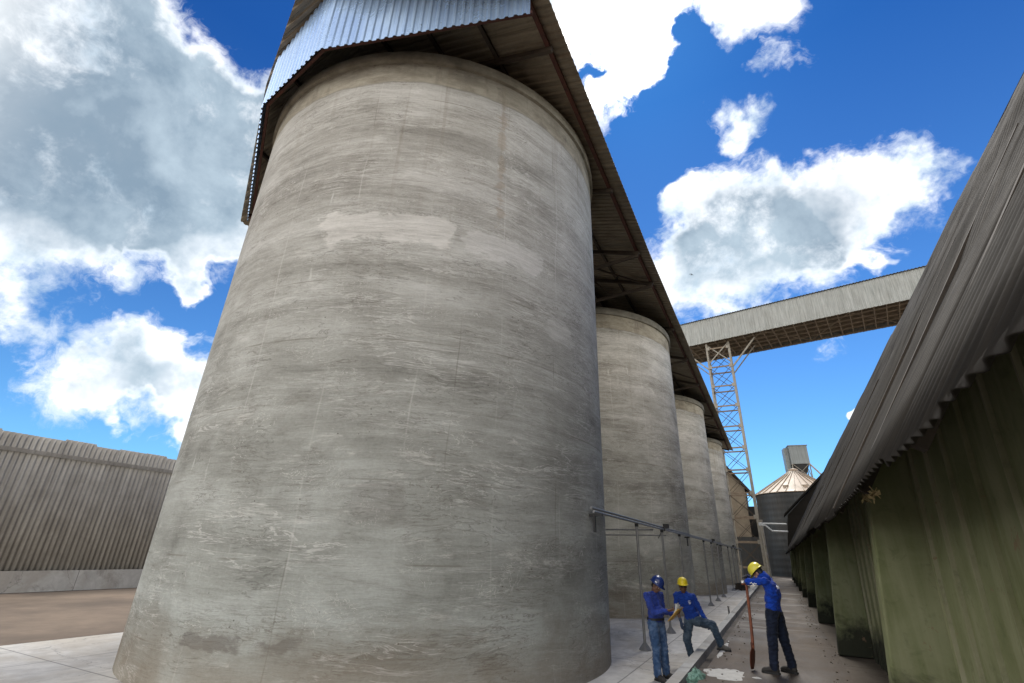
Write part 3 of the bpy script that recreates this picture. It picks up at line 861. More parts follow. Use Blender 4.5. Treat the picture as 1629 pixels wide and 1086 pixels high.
# ------------------------------------------------------------------ lattice tower
TX0, TX1, TY0, TY1, TTOP = -4.0, -1.42, 60.9, 63.4, 26.7
tw = empty('lattice_tower', ((TX0+TX1)/2, (TY0+TY1)/2, -.4), 0, 'tall slender steel lattice tower carrying the overhead conveyor gallery', 'tower')
for x in (TX0, TX1):
    for y in (TY0, TY1):
        q = MB().box((x, y, TTOP/2-.2), (.21, .21, TTOP+.4)) if x == TX0 else MB().box((x, y, TTOP/2-.2), (.25, .22, TTOP+.4))
        q.box((x, y, -.3), (.6, .6, .12))
        loc_to(q.build('leg', M_tower, tw), tw)
nz = 10; dz = (TTOP-1.6)/nz
for k in range(nz+1):
    z = .9+dz*k
    for (a, b) in (((TX0, TY0), (TX1, TY0)), ((TX0, TY1), (TX1, TY1)), ((TX0, TY0), (TX0, TY1)), ((TX1, TY0), (TX1, TY1))):
        loc_to(MB().bar((a[0], a[1], z), (b[0], b[1], z), .10, .16).build('rung', M_towerrung, tw), tw)
        if k < nz:
            q = MB().bar((a[0], a[1], z), (b[0], b[1], z+dz), .055, .055); q.bar((b[0], b[1]+.07, z), (a[0], a[1]+.07, z+dz), .055, .055)
            loc_to(q.build('cross_brace', M_brown, tw), tw)
for k in range(nz+1):
    z = .9+dz*k
    for x in (TX0, TX1):
        loc_to(MB().box((x+(.12 if x == TX0 else -.12), TY0-.15, z), (.42, .02, .42)).build('gusset', M_tower, tw), tw)
q = MB()
for s, x in ((-1, TX0), (1, TX1)):
    q.bar((x, TY0, 23.2), (x+s*3.0, TY0-s*.5, 26.5), .16); q.bar((x, TY1, 23.2), (x+s*3.0, TY1-s*.5, 26.5), .12)
q.bar((TX0, TY0, 24.0), (TX1, TY0, 26.6), .12).bar((TX1, TY0, 24.0), (TX0, TY0+.1, 26.6), .12)
loc_to(q.build('knee_brace', M_tower, tw), tw)
# leaning drain pipe fixed to the tower foot
dp = MB().tube((-1.1, 60.5, -.1), (-1.1, 60.5, 5.6), .15, n=12).build('drain_pipe', M_tower, tw, smooth=True, angle=60); loc_to(dp, tw)

# ------------------------------------------------------------------ conveyor gallery (local x along it, local y away)
GA = math.atan2(-.172, .985)
ga = empty('conveyor_gallery', (-5.84, 60.75, 26.75), GA, 'long grey corrugated conveyor gallery crossing high above the lane on the lattice tower', 'conveyor gallery')
GX0, GX1, GW, GH = -14., 46., 6.7, 3.2
def cor_wall(name, y, mat, parent, z0, z1, pitch=.3, amp=.05, x0=GX0, x1=GX1):
    rows = [[], [], []]; x = x0; i = 0
    while x < x1:
        for f in (0, .3, .45, .7, .85):
            yy = y-amp*wave(f+.001)
            zb = z0+.012*math.sin(i*2.1)
            rows[0].append((x+f*pitch, yy, zb)); rows[1].append((x+f*pitch, yy, (z0+z1)/2)); rows[2].append((x+f*pitch, yy, z1))
        x += pitch; i += 1
    return grid_mesh(name, rows, mat, parent, thick=.006, smooth=False)
cor_wall('side_cladding', 0, M_gallery, ga, 0., GH)
cor_wall('side_cladding', GW+.04, M_gallery, ga, 0., GH)
rows = []
x = GX0
while x < GX1:
    for f in (0, .3, .45, .7, .85):
        w = .05*wave(f+.001)
        rows.append([(x+f*.3, -.22, GH+.02+w), (x+f*.3, GW/2, GH+.75+w), (x+f*.3, GW+.25, GH+.02+w)])
    x += .3
grid_mesh('roof_sheet', rows, M_gallery, ga, thick=.008, smooth=False)
MB().box(((GX0+GX1)/2, GW/2, .62), (GX1-GX0, GW-.2, .05)).build('floor', M_gfloor, ga)
for y in (.12, 1.4, 2.7, 4.0, 5.3, GW-.12):
    MB().box(((GX0+GX1)/2, y, .13 if y in (.12, GW-.12) else .42), (GX1-GX0, .12, .2 if y in (.12, GW-.12) else .3)).build('stringer', M_gbeam, ga)
x = GX0+.4; i = 0
while x < GX1:
    MB().box((x, GW/2, .2), (.1, GW-.3, .16 if i % 3 else .26)).build('cross_beam', M_gbeam, ga)
    x += 1.1; i += 1
x = GX0+.4; i = 0
while x+4.4 < GX1:
    q = MB().bar((x, .3, .1), (x+4.4, GW-.3, .1), .07) if i % 2 else MB().bar((x, GW-.3, .1), (x+4.4, .3, .1), .07)
    q.build('wind_brace', M_gbeam, ga); x += 4.4; i += 1

# ------------------------------------------------------------------ steel bin with conical roof at the end of the lane
BX, BY, BR, BZ = 3.4, 72., 4.85, 9.2
sb = empty('steel_grain_bin', (BX, BY, -.4), 0, 'dark round steel bin with a pale ribbed conical roof closing the end of the lane', 'grain bin')
prof = []
z = 0.
while z < BZ+.4: prof.append((BR+.015*math.sin(z*9), z)); z += .17
loc_z = MB().lathe((0, 0, 0), prof, 96).build('wall', M_bin, sb, smooth=True)
MB().lathe((0, 0, 0), [(BR+.18, BZ+.36), (BR+.18, BZ+.42), (.55, BZ+3.3), (.55, BZ+3.6), (.01, BZ+3.75)], 64).build('roof', M_binroof, sb)
for i in range(32):
    a = 2*PI*(i+.5)/32
    MB().bar(((BR+.2)*math.cos(a), (BR+.2)*math.sin(a), BZ+.45), (.55*math.cos(a), .55*math.sin(a), BZ+3.36), .08, .09).build('roof_rib', M_binrib, sb)
for a in (-110, -60, -80):
    ca, sa = math.cos(R(a)), math.sin(R(a))
    MB().lathe((BR*.8*ca, BR*.8*sa, BZ+.85), [(.28, 0), (.28, .35), (.36, .36), (.0, .5)], 10).build('roof_vent', M_binroof, sb)
q = MB()
for z in (3.1, 6.2): q.lathe((0, 0, 0), [(BR+.02, z), (BR+.09, z), (BR+.09, z+.12), (BR+.02, z+.12)], 64)
q.build('stiffener_ring', M_bin, sb)

# elevator head standing over the bin
eh = empty('elevator_head', (4.6, 80.5, -.4), R(8), 'tall grey clad elevator head house rising above the conical bin roof', 'elevator')
MB().box((.1, 0, 15.9), (2.3, 2.2, 2.5)).build('head_house', M_box, eh)
MB().box((.1, 0, 17.22), (2.5, 2.4, .1)).build('roof', M_box, eh)
MB().box((-1.35, .3, 8.0), (.55, 1.6, 18.0)).build('trunk', M_box, eh)
q = MB()
for x in (-1.0, 1.2):
    for y in (-1., 1.): q.bar((x, y, 0), (x, y, 14.7), .12)
for z in (10.5, 12.6):
    q.bar((-1., -1, z), (1.2, -1, z+2.1), .08).bar((1.2, -1, z), (-1., -1, z+2.1), .08).bar((-1, -1, z), (1.2, -1, z), .1).bar((1.2, -1, z), (1.2, 1, z+2.1), .08)
q.build('frame', M_tower, eh)
MB().add([(-1., -1., 14.7), (1.2, -1., 14.7), (1.2, 1., 14.7), (-1., 1., 14.7), (-.25, -.4, 12.4), (.35, -.4, 12.4), (.35, .3, 12.4), (-.25, .3, 12.4)],
         [(0, 1, 5, 4), (1, 2, 6, 5), (2, 3, 7, 6), (3, 0, 4, 7), (4, 5, 6, 7), (3, 2, 1, 0)]).build('hopper', M_bin, eh)
q = MB().tube((.1, -.2, 12.5), (-.9, -4.5, 10.9), .16, n=8).tube((.1, -.2, 12.5), (.4, -9., 10.8), .16, n=8).tube((1.2, -1, 14.6), (2.9, -5., 10.6), .1, n=8)
q.build('spout', M_binroof, eh)
MB().box((-2.2, 1.5, 11.3), (1.3, 2.0, 1.6)).build('side_house', M_box, eh)
MB().box((3.0, 1.2, 11.6), (3.4, 2.4, 1.3)).build('gallery_house', M_box, eh)
MB().box((3.0, 1.2, 12.33), (3.6, 2.7, .09)).build('gallery_roof', M_box, eh)

# building glimpsed behind the tower
bh = empty('distant_shed', (-6, 74, -.4), 0, 'beige shed with a dark sloping roof half hidden behind the lattice tower', 'shed')
loc_to(MB().prism([(-14, 0), (-14, 12.2), (-4.7, 13.2), (-2.7, 10.5), (-2.7, 0)], 74, 80, 'y').build('wall', M_beige, bh), bh)
loc_to(MB().prism([(-14, 12.3), (-4.6, 13.65), (-1.9, 9.95), (-2.1, 9.8), (-4.65, 13.3), (-14, 12.1)], 73.2, 80.5, 'y').build('roof', M_fibre, bh), bh)
loc_to(MB().box((-.9, 77.5, 4.0), (3.6, 3., 8.6)).build('lean_to', M_bin, bh), bh)
o = MB().box((-1.35, 72.6, 3.3), (1.0, .3, 7.2)).build('dark_door', M_darkwood, bh); loc_to(o, bh)
o.name = 'sliding_door'
# dark rear wall closing the lane
q = MB().box((-2.9, 66.6, 1.5), (3.0, .15, 5.2)); w = q.build('low_wall', M_bin); tag(w, 'low dark sheet metal screen behind the tower legs at the end of the lane', 'screen')

# white pipes crossing between tower and shed
def elbow_pipe(pts, r, label):
    q = MB()
    for a, b in zip(pts, pts[1:]): q.tube(a, b, r, n=8)
    tag(q.build('white_pipe', M_whitepipe, None, smooth=True, angle=60), label, 'pipe')
elbow_pipe([(-1.3, 57.6, 5.07), (1.2, 57.2, 5.0)], .07, 'straight white pipe crossing the far end of the lane below the bin')
elbow_pipe([(-1.3, 57.5, 4.92), (-.7, 57.4, 4.88), (-.15, 57.3, 4.35), (1.2, 57.2, 4.3)], .07, 'cranked white pipe dropping a step below the straight one at the lane end')

# small dark bird in the sky
bd = MB()
bd.lathe((0, 0, 0), [(.005, -.22), (.05, -.12), (.07, 0), (.05, .1), (.035, .15), (.04, .19), (.004, .25)], 10)
bd.add([(0, -.02, .08), (0, .02, -.08), (.35, .12, -.1), (.62, .04, -.2), (.34, .12, .06)], [(0, 1, 2, 4), (4, 2, 3)])
bd.add([(0, -.02, .08), (0, .02, -.08), (-.35, .12, -.1), (-.62, .04, -.2), (-.34, .12, .06)], [(0, 1, 2, 4), (4, 2, 3)])
bd.add([(-.03, 0, -.2), (.03, 0, -.2), (.08, 0, -.38), (-.08, 0, -.38)], [(0, 1, 2, 3)])
b_ = bd.build('bird', M_darksteel); b_.scale = (.55, .55, .55); b_.location = (-.0642*75, .8616*75, .5035*75+1.75); b_.rotation_euler = (.4, .3, .5)
tag(b_, 'tiny dark bird gliding in front of the big grey cloud', 'bird')

# rubble and timber by the far props
rn = random.Random(11)
q = MB()
for i in range(14):
    p = Vector((rn.uniform(-3.0, -2.1), rn.uniform(41.5, 45.), SLAB_Z+.08)); d = Vector((rn.uniform(-.4, .4), rn.uniform(-.3, .3), rn.uniform(.0, .12)))
    q.bar(p-d, p+d, .08, .06)
for i in range(6): q.box((rn.uniform(-3.1, -2.6), rn.uniform(42, 44), SLAB_Z+.2), (.3, .3, .4), rn.uniform(0, 1.5))
tag(q.build('scrap_pile', M_darkwood), 'low pile of dark timber offcuts lying on the slab far down the silo row', 'scrap pile')

# ------------------------------------------------------------------ people
M_skin_dark = simple_mat('dark_brown_skin', (.15, .075, .046), .5, scale=14, var=.2, bump=.08)
M_skin_mid = simple_mat('brown_skin', (.17, .085, .052), .5, scale=14, var=.2, bump=.08)
M_skin_light = simple_mat('light_skin', (.36, .20, .14), .5, scale=14, var=.15, bump=.08)
M_shirt = cloth_material('royal_blue_cotton', (.012, .055, .32), (.008, .032, .20))
M_shirt2 = cloth_material('faded_blue_cotton', (.030, .060, .30), (.018, .035, .19))
M_shirt3 = cloth_material('bright_blue_cotton', (.006, .05, .38), (.004, .03, .24))
M_jean1 = cloth_material('light_washed_denim', (.045, .095, .20), (.022, .05, .12), fade=.7, fadecol=(.15, .22, .35))
M_jean2 = cloth_material('dusty_denim', (.045, .075, .115), (.024, .042, .068), fade=.6, fadecol=(.12, .16, .20))
M_jean3 = cloth_material('dark_navy_trousers', (.009, .014, .032), (.006, .009, .02), fade=.3, fadecol=(.022, .035, .07))
M_boot = simple_mat('dusty_black_boots', (.035, .032, .03), .75, scale=10, var=.4, bump=.2)
M_boot_g = simple_mat('dusty_grey_boots', (.10, .095, .085), .8, scale=10, var=.4, bump=.2)
M_glove = simple_mat('blue_grey_work_glove', (.05, .075, .13), .85, scale=20, var=.4, bump=.2)
M_glove_d = simple_mat('dark_work_glove', (.018, .018, .022), .85, scale=20, var=.3, bump=.2)
M_hat_y = simple_mat('yellow_hard_hat_plastic', (.80, .62, .025), .3, scale=3, var=.12, bump=0)
M_hat_y2 = simple_mat('pale_yellow_hard_hat_plastic', (.76, .68, .07), .3, scale=3, var=.12, bump=0)
M_hat_b = simple_mat('navy_hard_hat_plastic', (.010, .028, .14), .28, scale=3, var=.15, bump=0)
M_black = simple_mat('black_rubber', (.012, .012, .013), .6, scale=9, bump=.05)
M_white = simple_mat('white_print', (.75, .76, .78), .7, scale=30, var=.15, bump=0)
M_eye = simple_mat('eye_white', (.6, .57, .52), .3, scale=9, var=.05, bump=0)
M_paper = simple_mat('white_paper', (.78, .78, .75), .8, scale=9, var=.06, bump=0)
M_folder = simple_mat('ochre_clipboard', (.50, .29, .04), .55, scale=6, var=.3, bump=.05)
M_shovelwood = simple_mat('reddish_shovel_handle', (.22, .068, .032), .6, scale=8, var=.4, bump=.1)
M_blade = simple_mat('rusty_shovel_blade', (.13, .040, .022), .6, scale=10, var=.5, bump=.2, metal=.3)

def cap(m, p, r, q, r2, n=14, sx=1.):
    """tapered capsule between two joints"""
    p, q = Vector(p), Vector(q)
    L = (q-p).length
    d = (q-p).normalized() if L > 1e-6 else Vector((0, 0, 1))
    a = d.orthogonal().normalized(); b = d.cross(a)
    rings = []
    for k in range(4): t = PI/2*(k+.25)/4.25; rings.append((p-d*r*math.cos(t), r*math.sin(t)))
    rings.append((p, r)); rings.append((q, r2))
    for k in range(4): t = PI/2*(k+1)/4.25; rings.append((q+d*r2*math.sin(t), r2*math.cos(t)))
    vs = [c+(a*math.cos(2*PI*i/n)+b*math.sin(2*PI*i/n))*rr for c, rr in rings for i in range(n)]
    fs = [(k*n+i, k*n+(i+1) % n, (k+1)*n+(i+1) % n, (k+1)*n+i) for k in range(len(rings)-1) for i in range(n)]
    fs += [tuple(range(n-1, -1, -1)), tuple(range((len(rings)-1)*n, len(rings)*n))]
    m.add(vs, fs)

def ell(m, c, r, rot=None, n=16):
    """ellipsoid"""
    rot = rot or Matrix.Identity(3); c = Vector(c)
    vs = []; k = n//2
    for j in range(1, k):
        t = PI*j/k
        for i in range(n):
            v = Vector((r[0]*math.sin(t)*math.cos(2*PI*i/n), r[1]*math.sin(t)*math.sin(2*PI*i/n), r[2]*math.cos(t)))
            vs.append(c+rot@v)
    fs = [(j*n+i, (j+1)*n+i, (j+1)*n+(i+1) % n, j*n+(i+1) % n) for j in range(k-2) for i in range(n)]
    vs += [c+rot@Vector((0, 0, r[2])), c+rot@Vector((0, 0, -r[2]))]
    a, b = len(vs)-2, len(vs)-1
    fs += [(a, i, (i+1) % n) for i in range(n)]+[(b, (k-2)*n+(i+1) % n, (k-2)*n+i) for i in range(n)]
    m.add(vs, fs)

def fuse(name, m, mat, parent, voxel=.012, smooth=6, wrinkle=0., wscale=.08):
    """weld overlapping shapes into one continuous skin"""
    me = bpy.data.meshes.new(name); me.from_pydata(m.v, [], m.f)
    bm = bmesh.new(); bm.from_mesh(me)
    bmesh.ops.recalc_face_normals(bm, faces=bm.faces); bm.to_mesh(me); bm.free(); me.update()
    t = bpy.data.objects.new('tmp', me); COL.objects.link(t)
    r = t.modifiers.new('r', 'REMESH'); r.mode = 'VOXEL'; r.voxel_size = voxel
    s = t.modifiers.new('s', 'SMOOTH'); s.factor = .5; s.iterations = smooth
    dg = bpy.context.evaluated_depsgraph_get()
    res = bpy.data.meshes.new_from_object(t.evaluated_get(dg))
    bpy.data.objects.remove(t)
    if wrinkle:
        nr = [Vector(v.normal) for v in res.vertices]
        for v, nn in zip(res.vertices, nr):
            c = v.co
            h = noise.noise(Vector((c.x/wscale, c.y/wscale, c.z/(wscale*.55))))+.5*noise.noise(Vector((c.x/wscale*2.3+5, c.y/wscale*2.3, c.z/wscale*3.2)))
            v.co = c+nn*(h*wrinkle)
    res.name = name; res.materials.clear()
    return link(name, res, mat, parent, smooth=True)

def frame(fwd, up):
    """matrix whose columns are right, forward, up"""
    f = Vector(fwd).normalized(); u = Vector(up); u = (u-f*u.dot(f)).normalized(); r = f.cross(u)
    return Matrix((r, f, u)).transposed()

def head(m, c, M):
    """head shapes with features; c is the middle of the skull, local y is the face direction"""
    c = Vector(c); P = lambda x, y, z: c+M@Vector((x, y, z))
    ell(m, P(0, -.01, .03), (.076, .094, .088), M)
    ell(m, P(0, .012, -.035), (.064, .078, .085), M)      # face
    ell(m, P(0, .038, -.088), (.040, .042, .034), M)      # chin
    cap(m, P(-.05, .0, -.07), .026, P(-.018, .05, -.095), .022)
    cap(m, P(.05, .0, -.07), .026, P(.018, .05, -.095), .022)
    cap(m, P(-.035, .072, .012), .013, P(.035, .072, .012), .013)   # brow
    cap(m, P(0, .082, .0), .010, P(0, .100, -.035), .015)           # nose
    cap(m, P(-.012, .09, -.038), .009, P(.012, .09, -.038), .009)
    cap(m, P(-.022, .079, -.064), .010, P(.022, .079, -.064), .010)   # lips
    cap(m, P(-.018, .078, -.073), .010, P(.018, .078, -.073), .010)
    for s in (-1, 1):
        ell(m, P(s*.046, .058, -.03), (.018, .018, .016), M)        # cheek
        ell(m, P(s*.078, -.008, -.015), (.011, .02, .032), M)       # ear

def eyes(c, M, parent):
    c = Vector(c)
    for s in (-1, 1):
        m = MB(); ell(m, c+M@Vector((s*.031, .077, -.006)), (.013, .010, .009), M, 12)
        o = m.build('eye', M_eye, parent, smooth=True)
        k = MB(); ell(k, c+M@Vector((s*.031, .0855, -.006)), (.006, .003, .006), M, 10); k.build('iris', M_black, o, smooth=True)

def hand(m, w, d, n, side, curl=.5, spread=.012, s=1.):
    """w wrist, d finger direction, n palm normal (curl goes towards it), side +1/-1 puts the thumb"""
    w = Vector(w); d = Vector(d).normalized(); n = Vector(n); n = (n-d*n.dot(d)).normalized(); a = d.cross(n)*side
    # palm
    for t in (-.03, -.01, .012, .031):
        cap(m, w+a*t*.75*s+d*.012*s, .014*s, w+a*t*s+d*.082*s, .0125*s, 10)
    lens = ((-.033, .058, .0078), (-.011, .074, .0086), (.012, .080, .009), (.034, .072, .0088))
    for i, (t, L, r) in enumerate(lens):
        p = w+a*t*s+d*.085*s; q = Vector(d)
        ang = curl*(1.+.12*(3-i))
        for k, fr in enumerate((.45, .31, .26)):
            ax = ang*(.55+.35*k); q = (q*math.cos(ax)+n*math.sin(ax)).normalized() if k == 0 else (q*math.cos(ax)+(n*q.dot(d)-d*q.dot(n)).normalized()*math.sin(ax)).normalized()
            e = p+q*L*fr*s+a*(t*.06)*s
            cap(m, p, r*s, e, r*.9*s, 8); p = e
    # thumb leaves the side of the palm near its base
    p = w+a*.034*s+d*.028*s; q = (d*.62+a*.68+n*.35).normalized()
    e = p+q*.042*s; cap(m, p, .012*s, e, .0105*s, 8)
    q2 = (d*.85+a*.2+n*.55).normalized(); cap(m, e, .0105*s, e+q2*.032*s, .0085*s, 8)

def boot(name, ankle, toe_dir, parent, mat, sole_z):
    """work boot: shaft, heel, toe cap and a separate sole"""
    a = Vector(ankle); f = Vector((toe_dir[0], toe_dir[1], 0)).normalized(); z = sole_z
    m = MB(); g = lambda y, h, x=0.: Vector((a.x, a.y, z+h))+f*y+Vector((f.y, -f.x, 0))*x
    cap(m, g(-.0, .17), .056, g(-.015, .08), .053); cap(m, g(-.035, .055), .042, g(.06, .06), .046)
    cap(m, g(.05, .065), .045, g(.15, .045), .042); cap(m, g(.14, .04), .04, g(.175, .036), .033)
    cap(m, g(.09, .042, .018), .035, g(.15, .04, .014), .035)
    ell(m, g(.06, .02), (.03, .03, .01))
    o = fuse(name, m, mat, parent, .01, 4, .002, .04)
    s = MB(); pts = [(-.078, -.032), (-.05, -.044), (.06, -.044), (.14, -.052), (.195, -.034), (.212, 0), (.195, .034), (.14, .05), (.06, .040), (-.05, .042), (-.078, .03)]
    vs = [g(y, h, x) for h in (.0, .028) for y, x in pts]; n = len(pts)
    s.add(vs, [(i, (i+1) % n, n+(i+1) % n, n+i) for i in range(n)]+[tuple(range(n-1, -1, -1)), tuple(range(n, 2*n))])
    s.build('sole', M_black, o)
    return o

def hard_hat(c, M, mat, parent, peak=1.):
    """shell with a ridge, front peak and rim; c is the skull centre"""
    c = Vector(c); P = lambda x, y, z: c+M@Vector((x, y, z))
    m = MB(); n = 32; vs = []; fs = []
    rings = [(1.12, 0.020), (1.10, .024), (1.0, .026), (.99, .05), (.94, .085), (.82, .118), (.62, .142), (.36, .156), (.1, .161)]
    for k, (rr, z) in enumerate(rings):
        for i in range(n):
            t = 2*PI*i/n; cx, cy_ = math.cos(t), math.sin(t)
            rx, ry = .108*rr, .130*rr
            if k < 2:
                ry += max(0, cy_)**3*.042*peak; zz = z-max(0, cy_)**2*.010
            else:
                zz = z+.010*max(0, 1-abs(cx)*5)*(1 if k > 3 else 0)
            vs.append(P(rx*cx, -.005+ry*cy_, zz))
    for k in range(len(rings)-1):
        for i in range(n): fs.append((k*n+i, k*n+(i+1) % n, (k+1)*n+(i+1) % n, (k+1)*n+i))
    fs.append(tuple((len(rings)-1)*n+i for i in range(n)))
    m.add(vs, fs)
    o = m.build('hard_hat', mat, parent, smooth=True)
    md = o.modifiers.new('t', 'SOLIDIFY'); md.thickness = .005; md.offset = 1
    b = MB(); cap(b, P(-.087, -.06, .012), .006, P(.087, -.06, .012), .006, 6); cap(b, P(-.087, -.06, .012), .006, P(-.09, .05, .014), .006, 6); cap(b, P(.087, -.06, .012), .006, P(.09, .05, .014), .006, 6)
    b.build('headband', M_black, o)
    return o

def torso(m, pel, chest, neck, M, w=1., belly=.0, d=1.):
    """trunk volumes between hips and neck; M gives right / forward / up of the chest"""
    pel, chest, neck = Vector(pel), Vector(chest), Vector(neck)
    mid = (pel+chest)/2
    ell(m, pel+Vector((0, 0, .02)), (.160*w, .122*d, .12), M); ell(m, mid+M@Vector((0, .012+belly*.5, 0)), (.148*w, (.120+belly)*d, .15), M)
    ell(m, chest, (.172*w, .120*d, .17*d), M)
    ell(m, chest+M@Vector((0, -.01, .08)), (.168*w, .105*d, .11*d), M)
    cap(m, chest+(neck-chest)*.55, .10*d, neck-(neck-chest)*.16, .068*d)

def person(pos, rz, label, sp):
    root = empty('person', pos, rz, label, 'person')
    g = lambda k: Vector(sp[k])
    Mh = frame(sp['face'], sp.get('head_up', (0, 0, 1))); Mc = frame(sp['chest_fwd'], sp.get('chest_up', (0, 0, 1)))
    # body: head, neck, trunk, limbs and hands in one skin
    m = MB()
    head(m, g('head'), Mh)
    cap(m, g('neck')-Vector((0, 0, .03)), .058, g('head')-Mh@Vector((0, .02, .05)), .052)
    torso(m, g('pelvis'), g('chest'), g('neck'), Mc, .86*sp.get('w', 1.), -.03, .8)
    for s in ('l', 'r'):
        cap(m, g('sh_'+s), .046, g('el_'+s), .037); cap(m, g('el_'+s), .037, g('wr_'+s), .026)
        cap(m, g('hip_'+s), .068, g('kn_'+s), .045); cap(m, g('kn_'+s), .044, g('an_'+s), .034)
        cap(m, g('sh_'+s), .042, g('chest'), .05)
        cap(m, g('hip_'+s), .065, g('pelvis'), .07)
        if not sp.get('glove_'+s):
            hd = sp['hand_'+s]; hand(m, g('wr_'+s), hd[0], hd[1], hd[2], hd[3])
    fuse('body', m, sp['skin'], root, .0065, 3)
    eyes(g('head'), Mh, root)
    hr = MB(); ell(hr, g('head')+Mh@Vector((0, -.018, .03)), (.080, .092, .088), Mh)
    ell(hr, g('head')+Mh@Vector((0, -.045, -.03)), (.066, .055, .055), Mh)
    fuse('hair', hr, M_black, root, .009, 3)
    for s in ('l', 'r'):
        if sp.get('glove_'+s):
            gm = MB(); hd = sp['hand_'+s]; hand(gm, g('wr_'+s), hd[0], hd[1], hd[2], hd[3], s=1.1)
            cap(gm, g('wr_'+s)+(g('el_'+s)-g('wr_'+s)).normalized()*.05, .036, g('wr_'+s), .032)
            fuse('glove', gm, sp['glove_'+s], root, .0065, 3)
    # shirt
    m = MB(); w = sp.get('w', 1.)
    torso(m, g('pelvis')+Vector((0, 0, .03)), g('chest'), g('neck'), Mc, 1.06*w, sp.get('belly', .0))
    for s in ('l', 'r'):
        cap(m, g('sh_'+s), .066, g('el_'+s)*.92+g('sh_'+s)*.08, .055)
        cut = sp.get('sleeve_'+s, .95)
        cap(m, g('el_'+s), .054, g('el_'+s)*(1-cut)+g('wr_'+s)*cut, .040)
        cap(m, g('sh_'+s), .072, g('chest')+Mc@Vector((0, 0, .06)), .10)
        cap(m, g('sh_'+s), .060, g('neck')-Vector((0, 0, .03)), .055)
        hem = g('hip_'+s)*.8+g('pelvis')*.2
        cap(m, g('pelvis')+Vector((0, 0, .06)), .115, hem+Vector((0, 0, .0)), .10)
    sh_ = fuse('shirt', m, sp['shirt'], root, .010, 4, .014, .06)
    # trousers
    m = MB()
    ell(m, g('pelvis')-Vector((0, 0, .02)), (.158*w, .118, .10), Mc)
    for s in ('l', 'r'):
        cap(m, g('hip_'+s), .106, g('kn_'+s), .084); cap(m, g('kn_'+s), .082, g('an_'+s)+Vector((0, 0, .02)), .072)
        cap(m, g('hip_'+s), .098, g('pelvis'), .108)
        cap(m, g('an_'+s)+Vector((0, 0, .06)), .074, g('an_'+s), .074)
    fuse('trousers', m, sp['jeans'], root, .0105, 4, .014, .065)
    if sp.get('belt'):
        pl = g('pelvis')+Vector((0, 0, .055)); b = MB(); n = 28
        vs = [pl+Mc@Vector(((.166*w)*math.cos(2*PI*i/n)*k, (.132+sp.get('belly', 0)*.4)*math.sin(2*PI*i/n)*k, z)) for k, z in ((1, -.02), (1.03, -.02), (1.03, .02), (1, .02)) for i in range(n)]
        fs = [(j*n+i, j*n+(i+1) % n, ((j+1) % 4)*n+(i+1) % n, ((j+1) % 4)*n+i) for j in range(4) for i in range(n)]
        b.add(vs, fs); b.build('belt', M_black, root, smooth=True, angle=40)
    for s in ('l', 'r'):
        boot('boot', sp['an_'+s], sp['toe_'+s], root, sp['boot'], sp['sole_'+s])
    hat = hard_hat(g('head')+Mh@Vector((0, 0, .012)), Mh, sp['hat'], root)
    return root, sh_, hat, Mh, Mc

# worker on the slab reading papers, facing right; local axes follow the lane, z=0 at his soles
L, lsh, lhat, LH, LC = person((-2.30, 10.75, SLAB_Z), 0, 'worker in a navy hard hat reading papers on the pale slab, nearest the big silo', dict(
    skin=M_skin_dark, shirt=M_shirt2, jeans=M_jean1, boot=M_boot, hat=M_hat_b, belt=1, belly=.035, w=1.06,
    pelvis=(-.02, 0, .93), chest=(-.03, .0, 1.24), neck=(-.01, -.01, 1.45), head=(.055, -.025, 1.565),
    face=(.80, -.28, -.52), head_up=(.45, -.1, .85), chest_fwd=(.85, -.45, 0), chest_up=(-.05, 0, 1),
    sh_l=(.07, .17, 1.38), el_l=(.10, .17, 1.10), wr_l=(.33, .03, 1.09), hand_l=((.9, -.25, .1), (.1, -.4, 1.), 1, .45),
    sh_r=(-.12, -.18, 1.38), el_r=(.00, -.23, 1.10), wr_r=(.24, -.17, 1.15), hand_r=((.95, .1, .15), (0, .5, .9), -1, .5),
    hip_l=(.03, .09, .90), kn_l=(.06, .11, .49), an_l=(.07, .13, .11), toe_l=(.95, -.2), sole_l=0.,
    hip_r=(-.06, -.09, .90), kn_r=(-.03, -.11, .49), an_r=(-.03, -.15, .11), toe_r=(.8, -.6), sole_r=0.,
))
q = MB(); pc = Vector((.115, -.035, 0)); hc = Vector((.055, -.025, 1.565+.012))
lb = MB(); P = lambda x, y, z: hc+LH@Vector((x, y, z)); lb.add([P(.110, .00, .058), P(.110, .045, .058), P(.107, .045, .078), P(.107, .0, .078), P(.113, .00, .058), P(.113, .045, .058), P(.110, .045, .078), P(.110, .0, .078)], [(0, 1, 2, 3), (4, 5, 6, 7), (0, 1, 5, 4), (2, 3, 7, 6), (1, 2, 6, 5), (0, 3, 7, 4)])
lb.build('sticker', M_white, lhat)
# safety glasses
def glasses(c, M, parent, mat=M_black):
    g = MB(); P = lambda x, y, z: Vector(c)+M@Vector((x, y, z))
    for s in (-1, 1):
        ell(g, P(s*.034, .092, -.004), (.028, .008, .017), M, 12); cap(g, P(s*.062, .085, .0), .004, P(s*.085, -.01, .0), .004, 6)
    cap(g, P(-.01, .097, .0), .004, P(.01, .097, .0), .004, 6)
    g.build('safety_glasses', mat, parent, smooth=True)
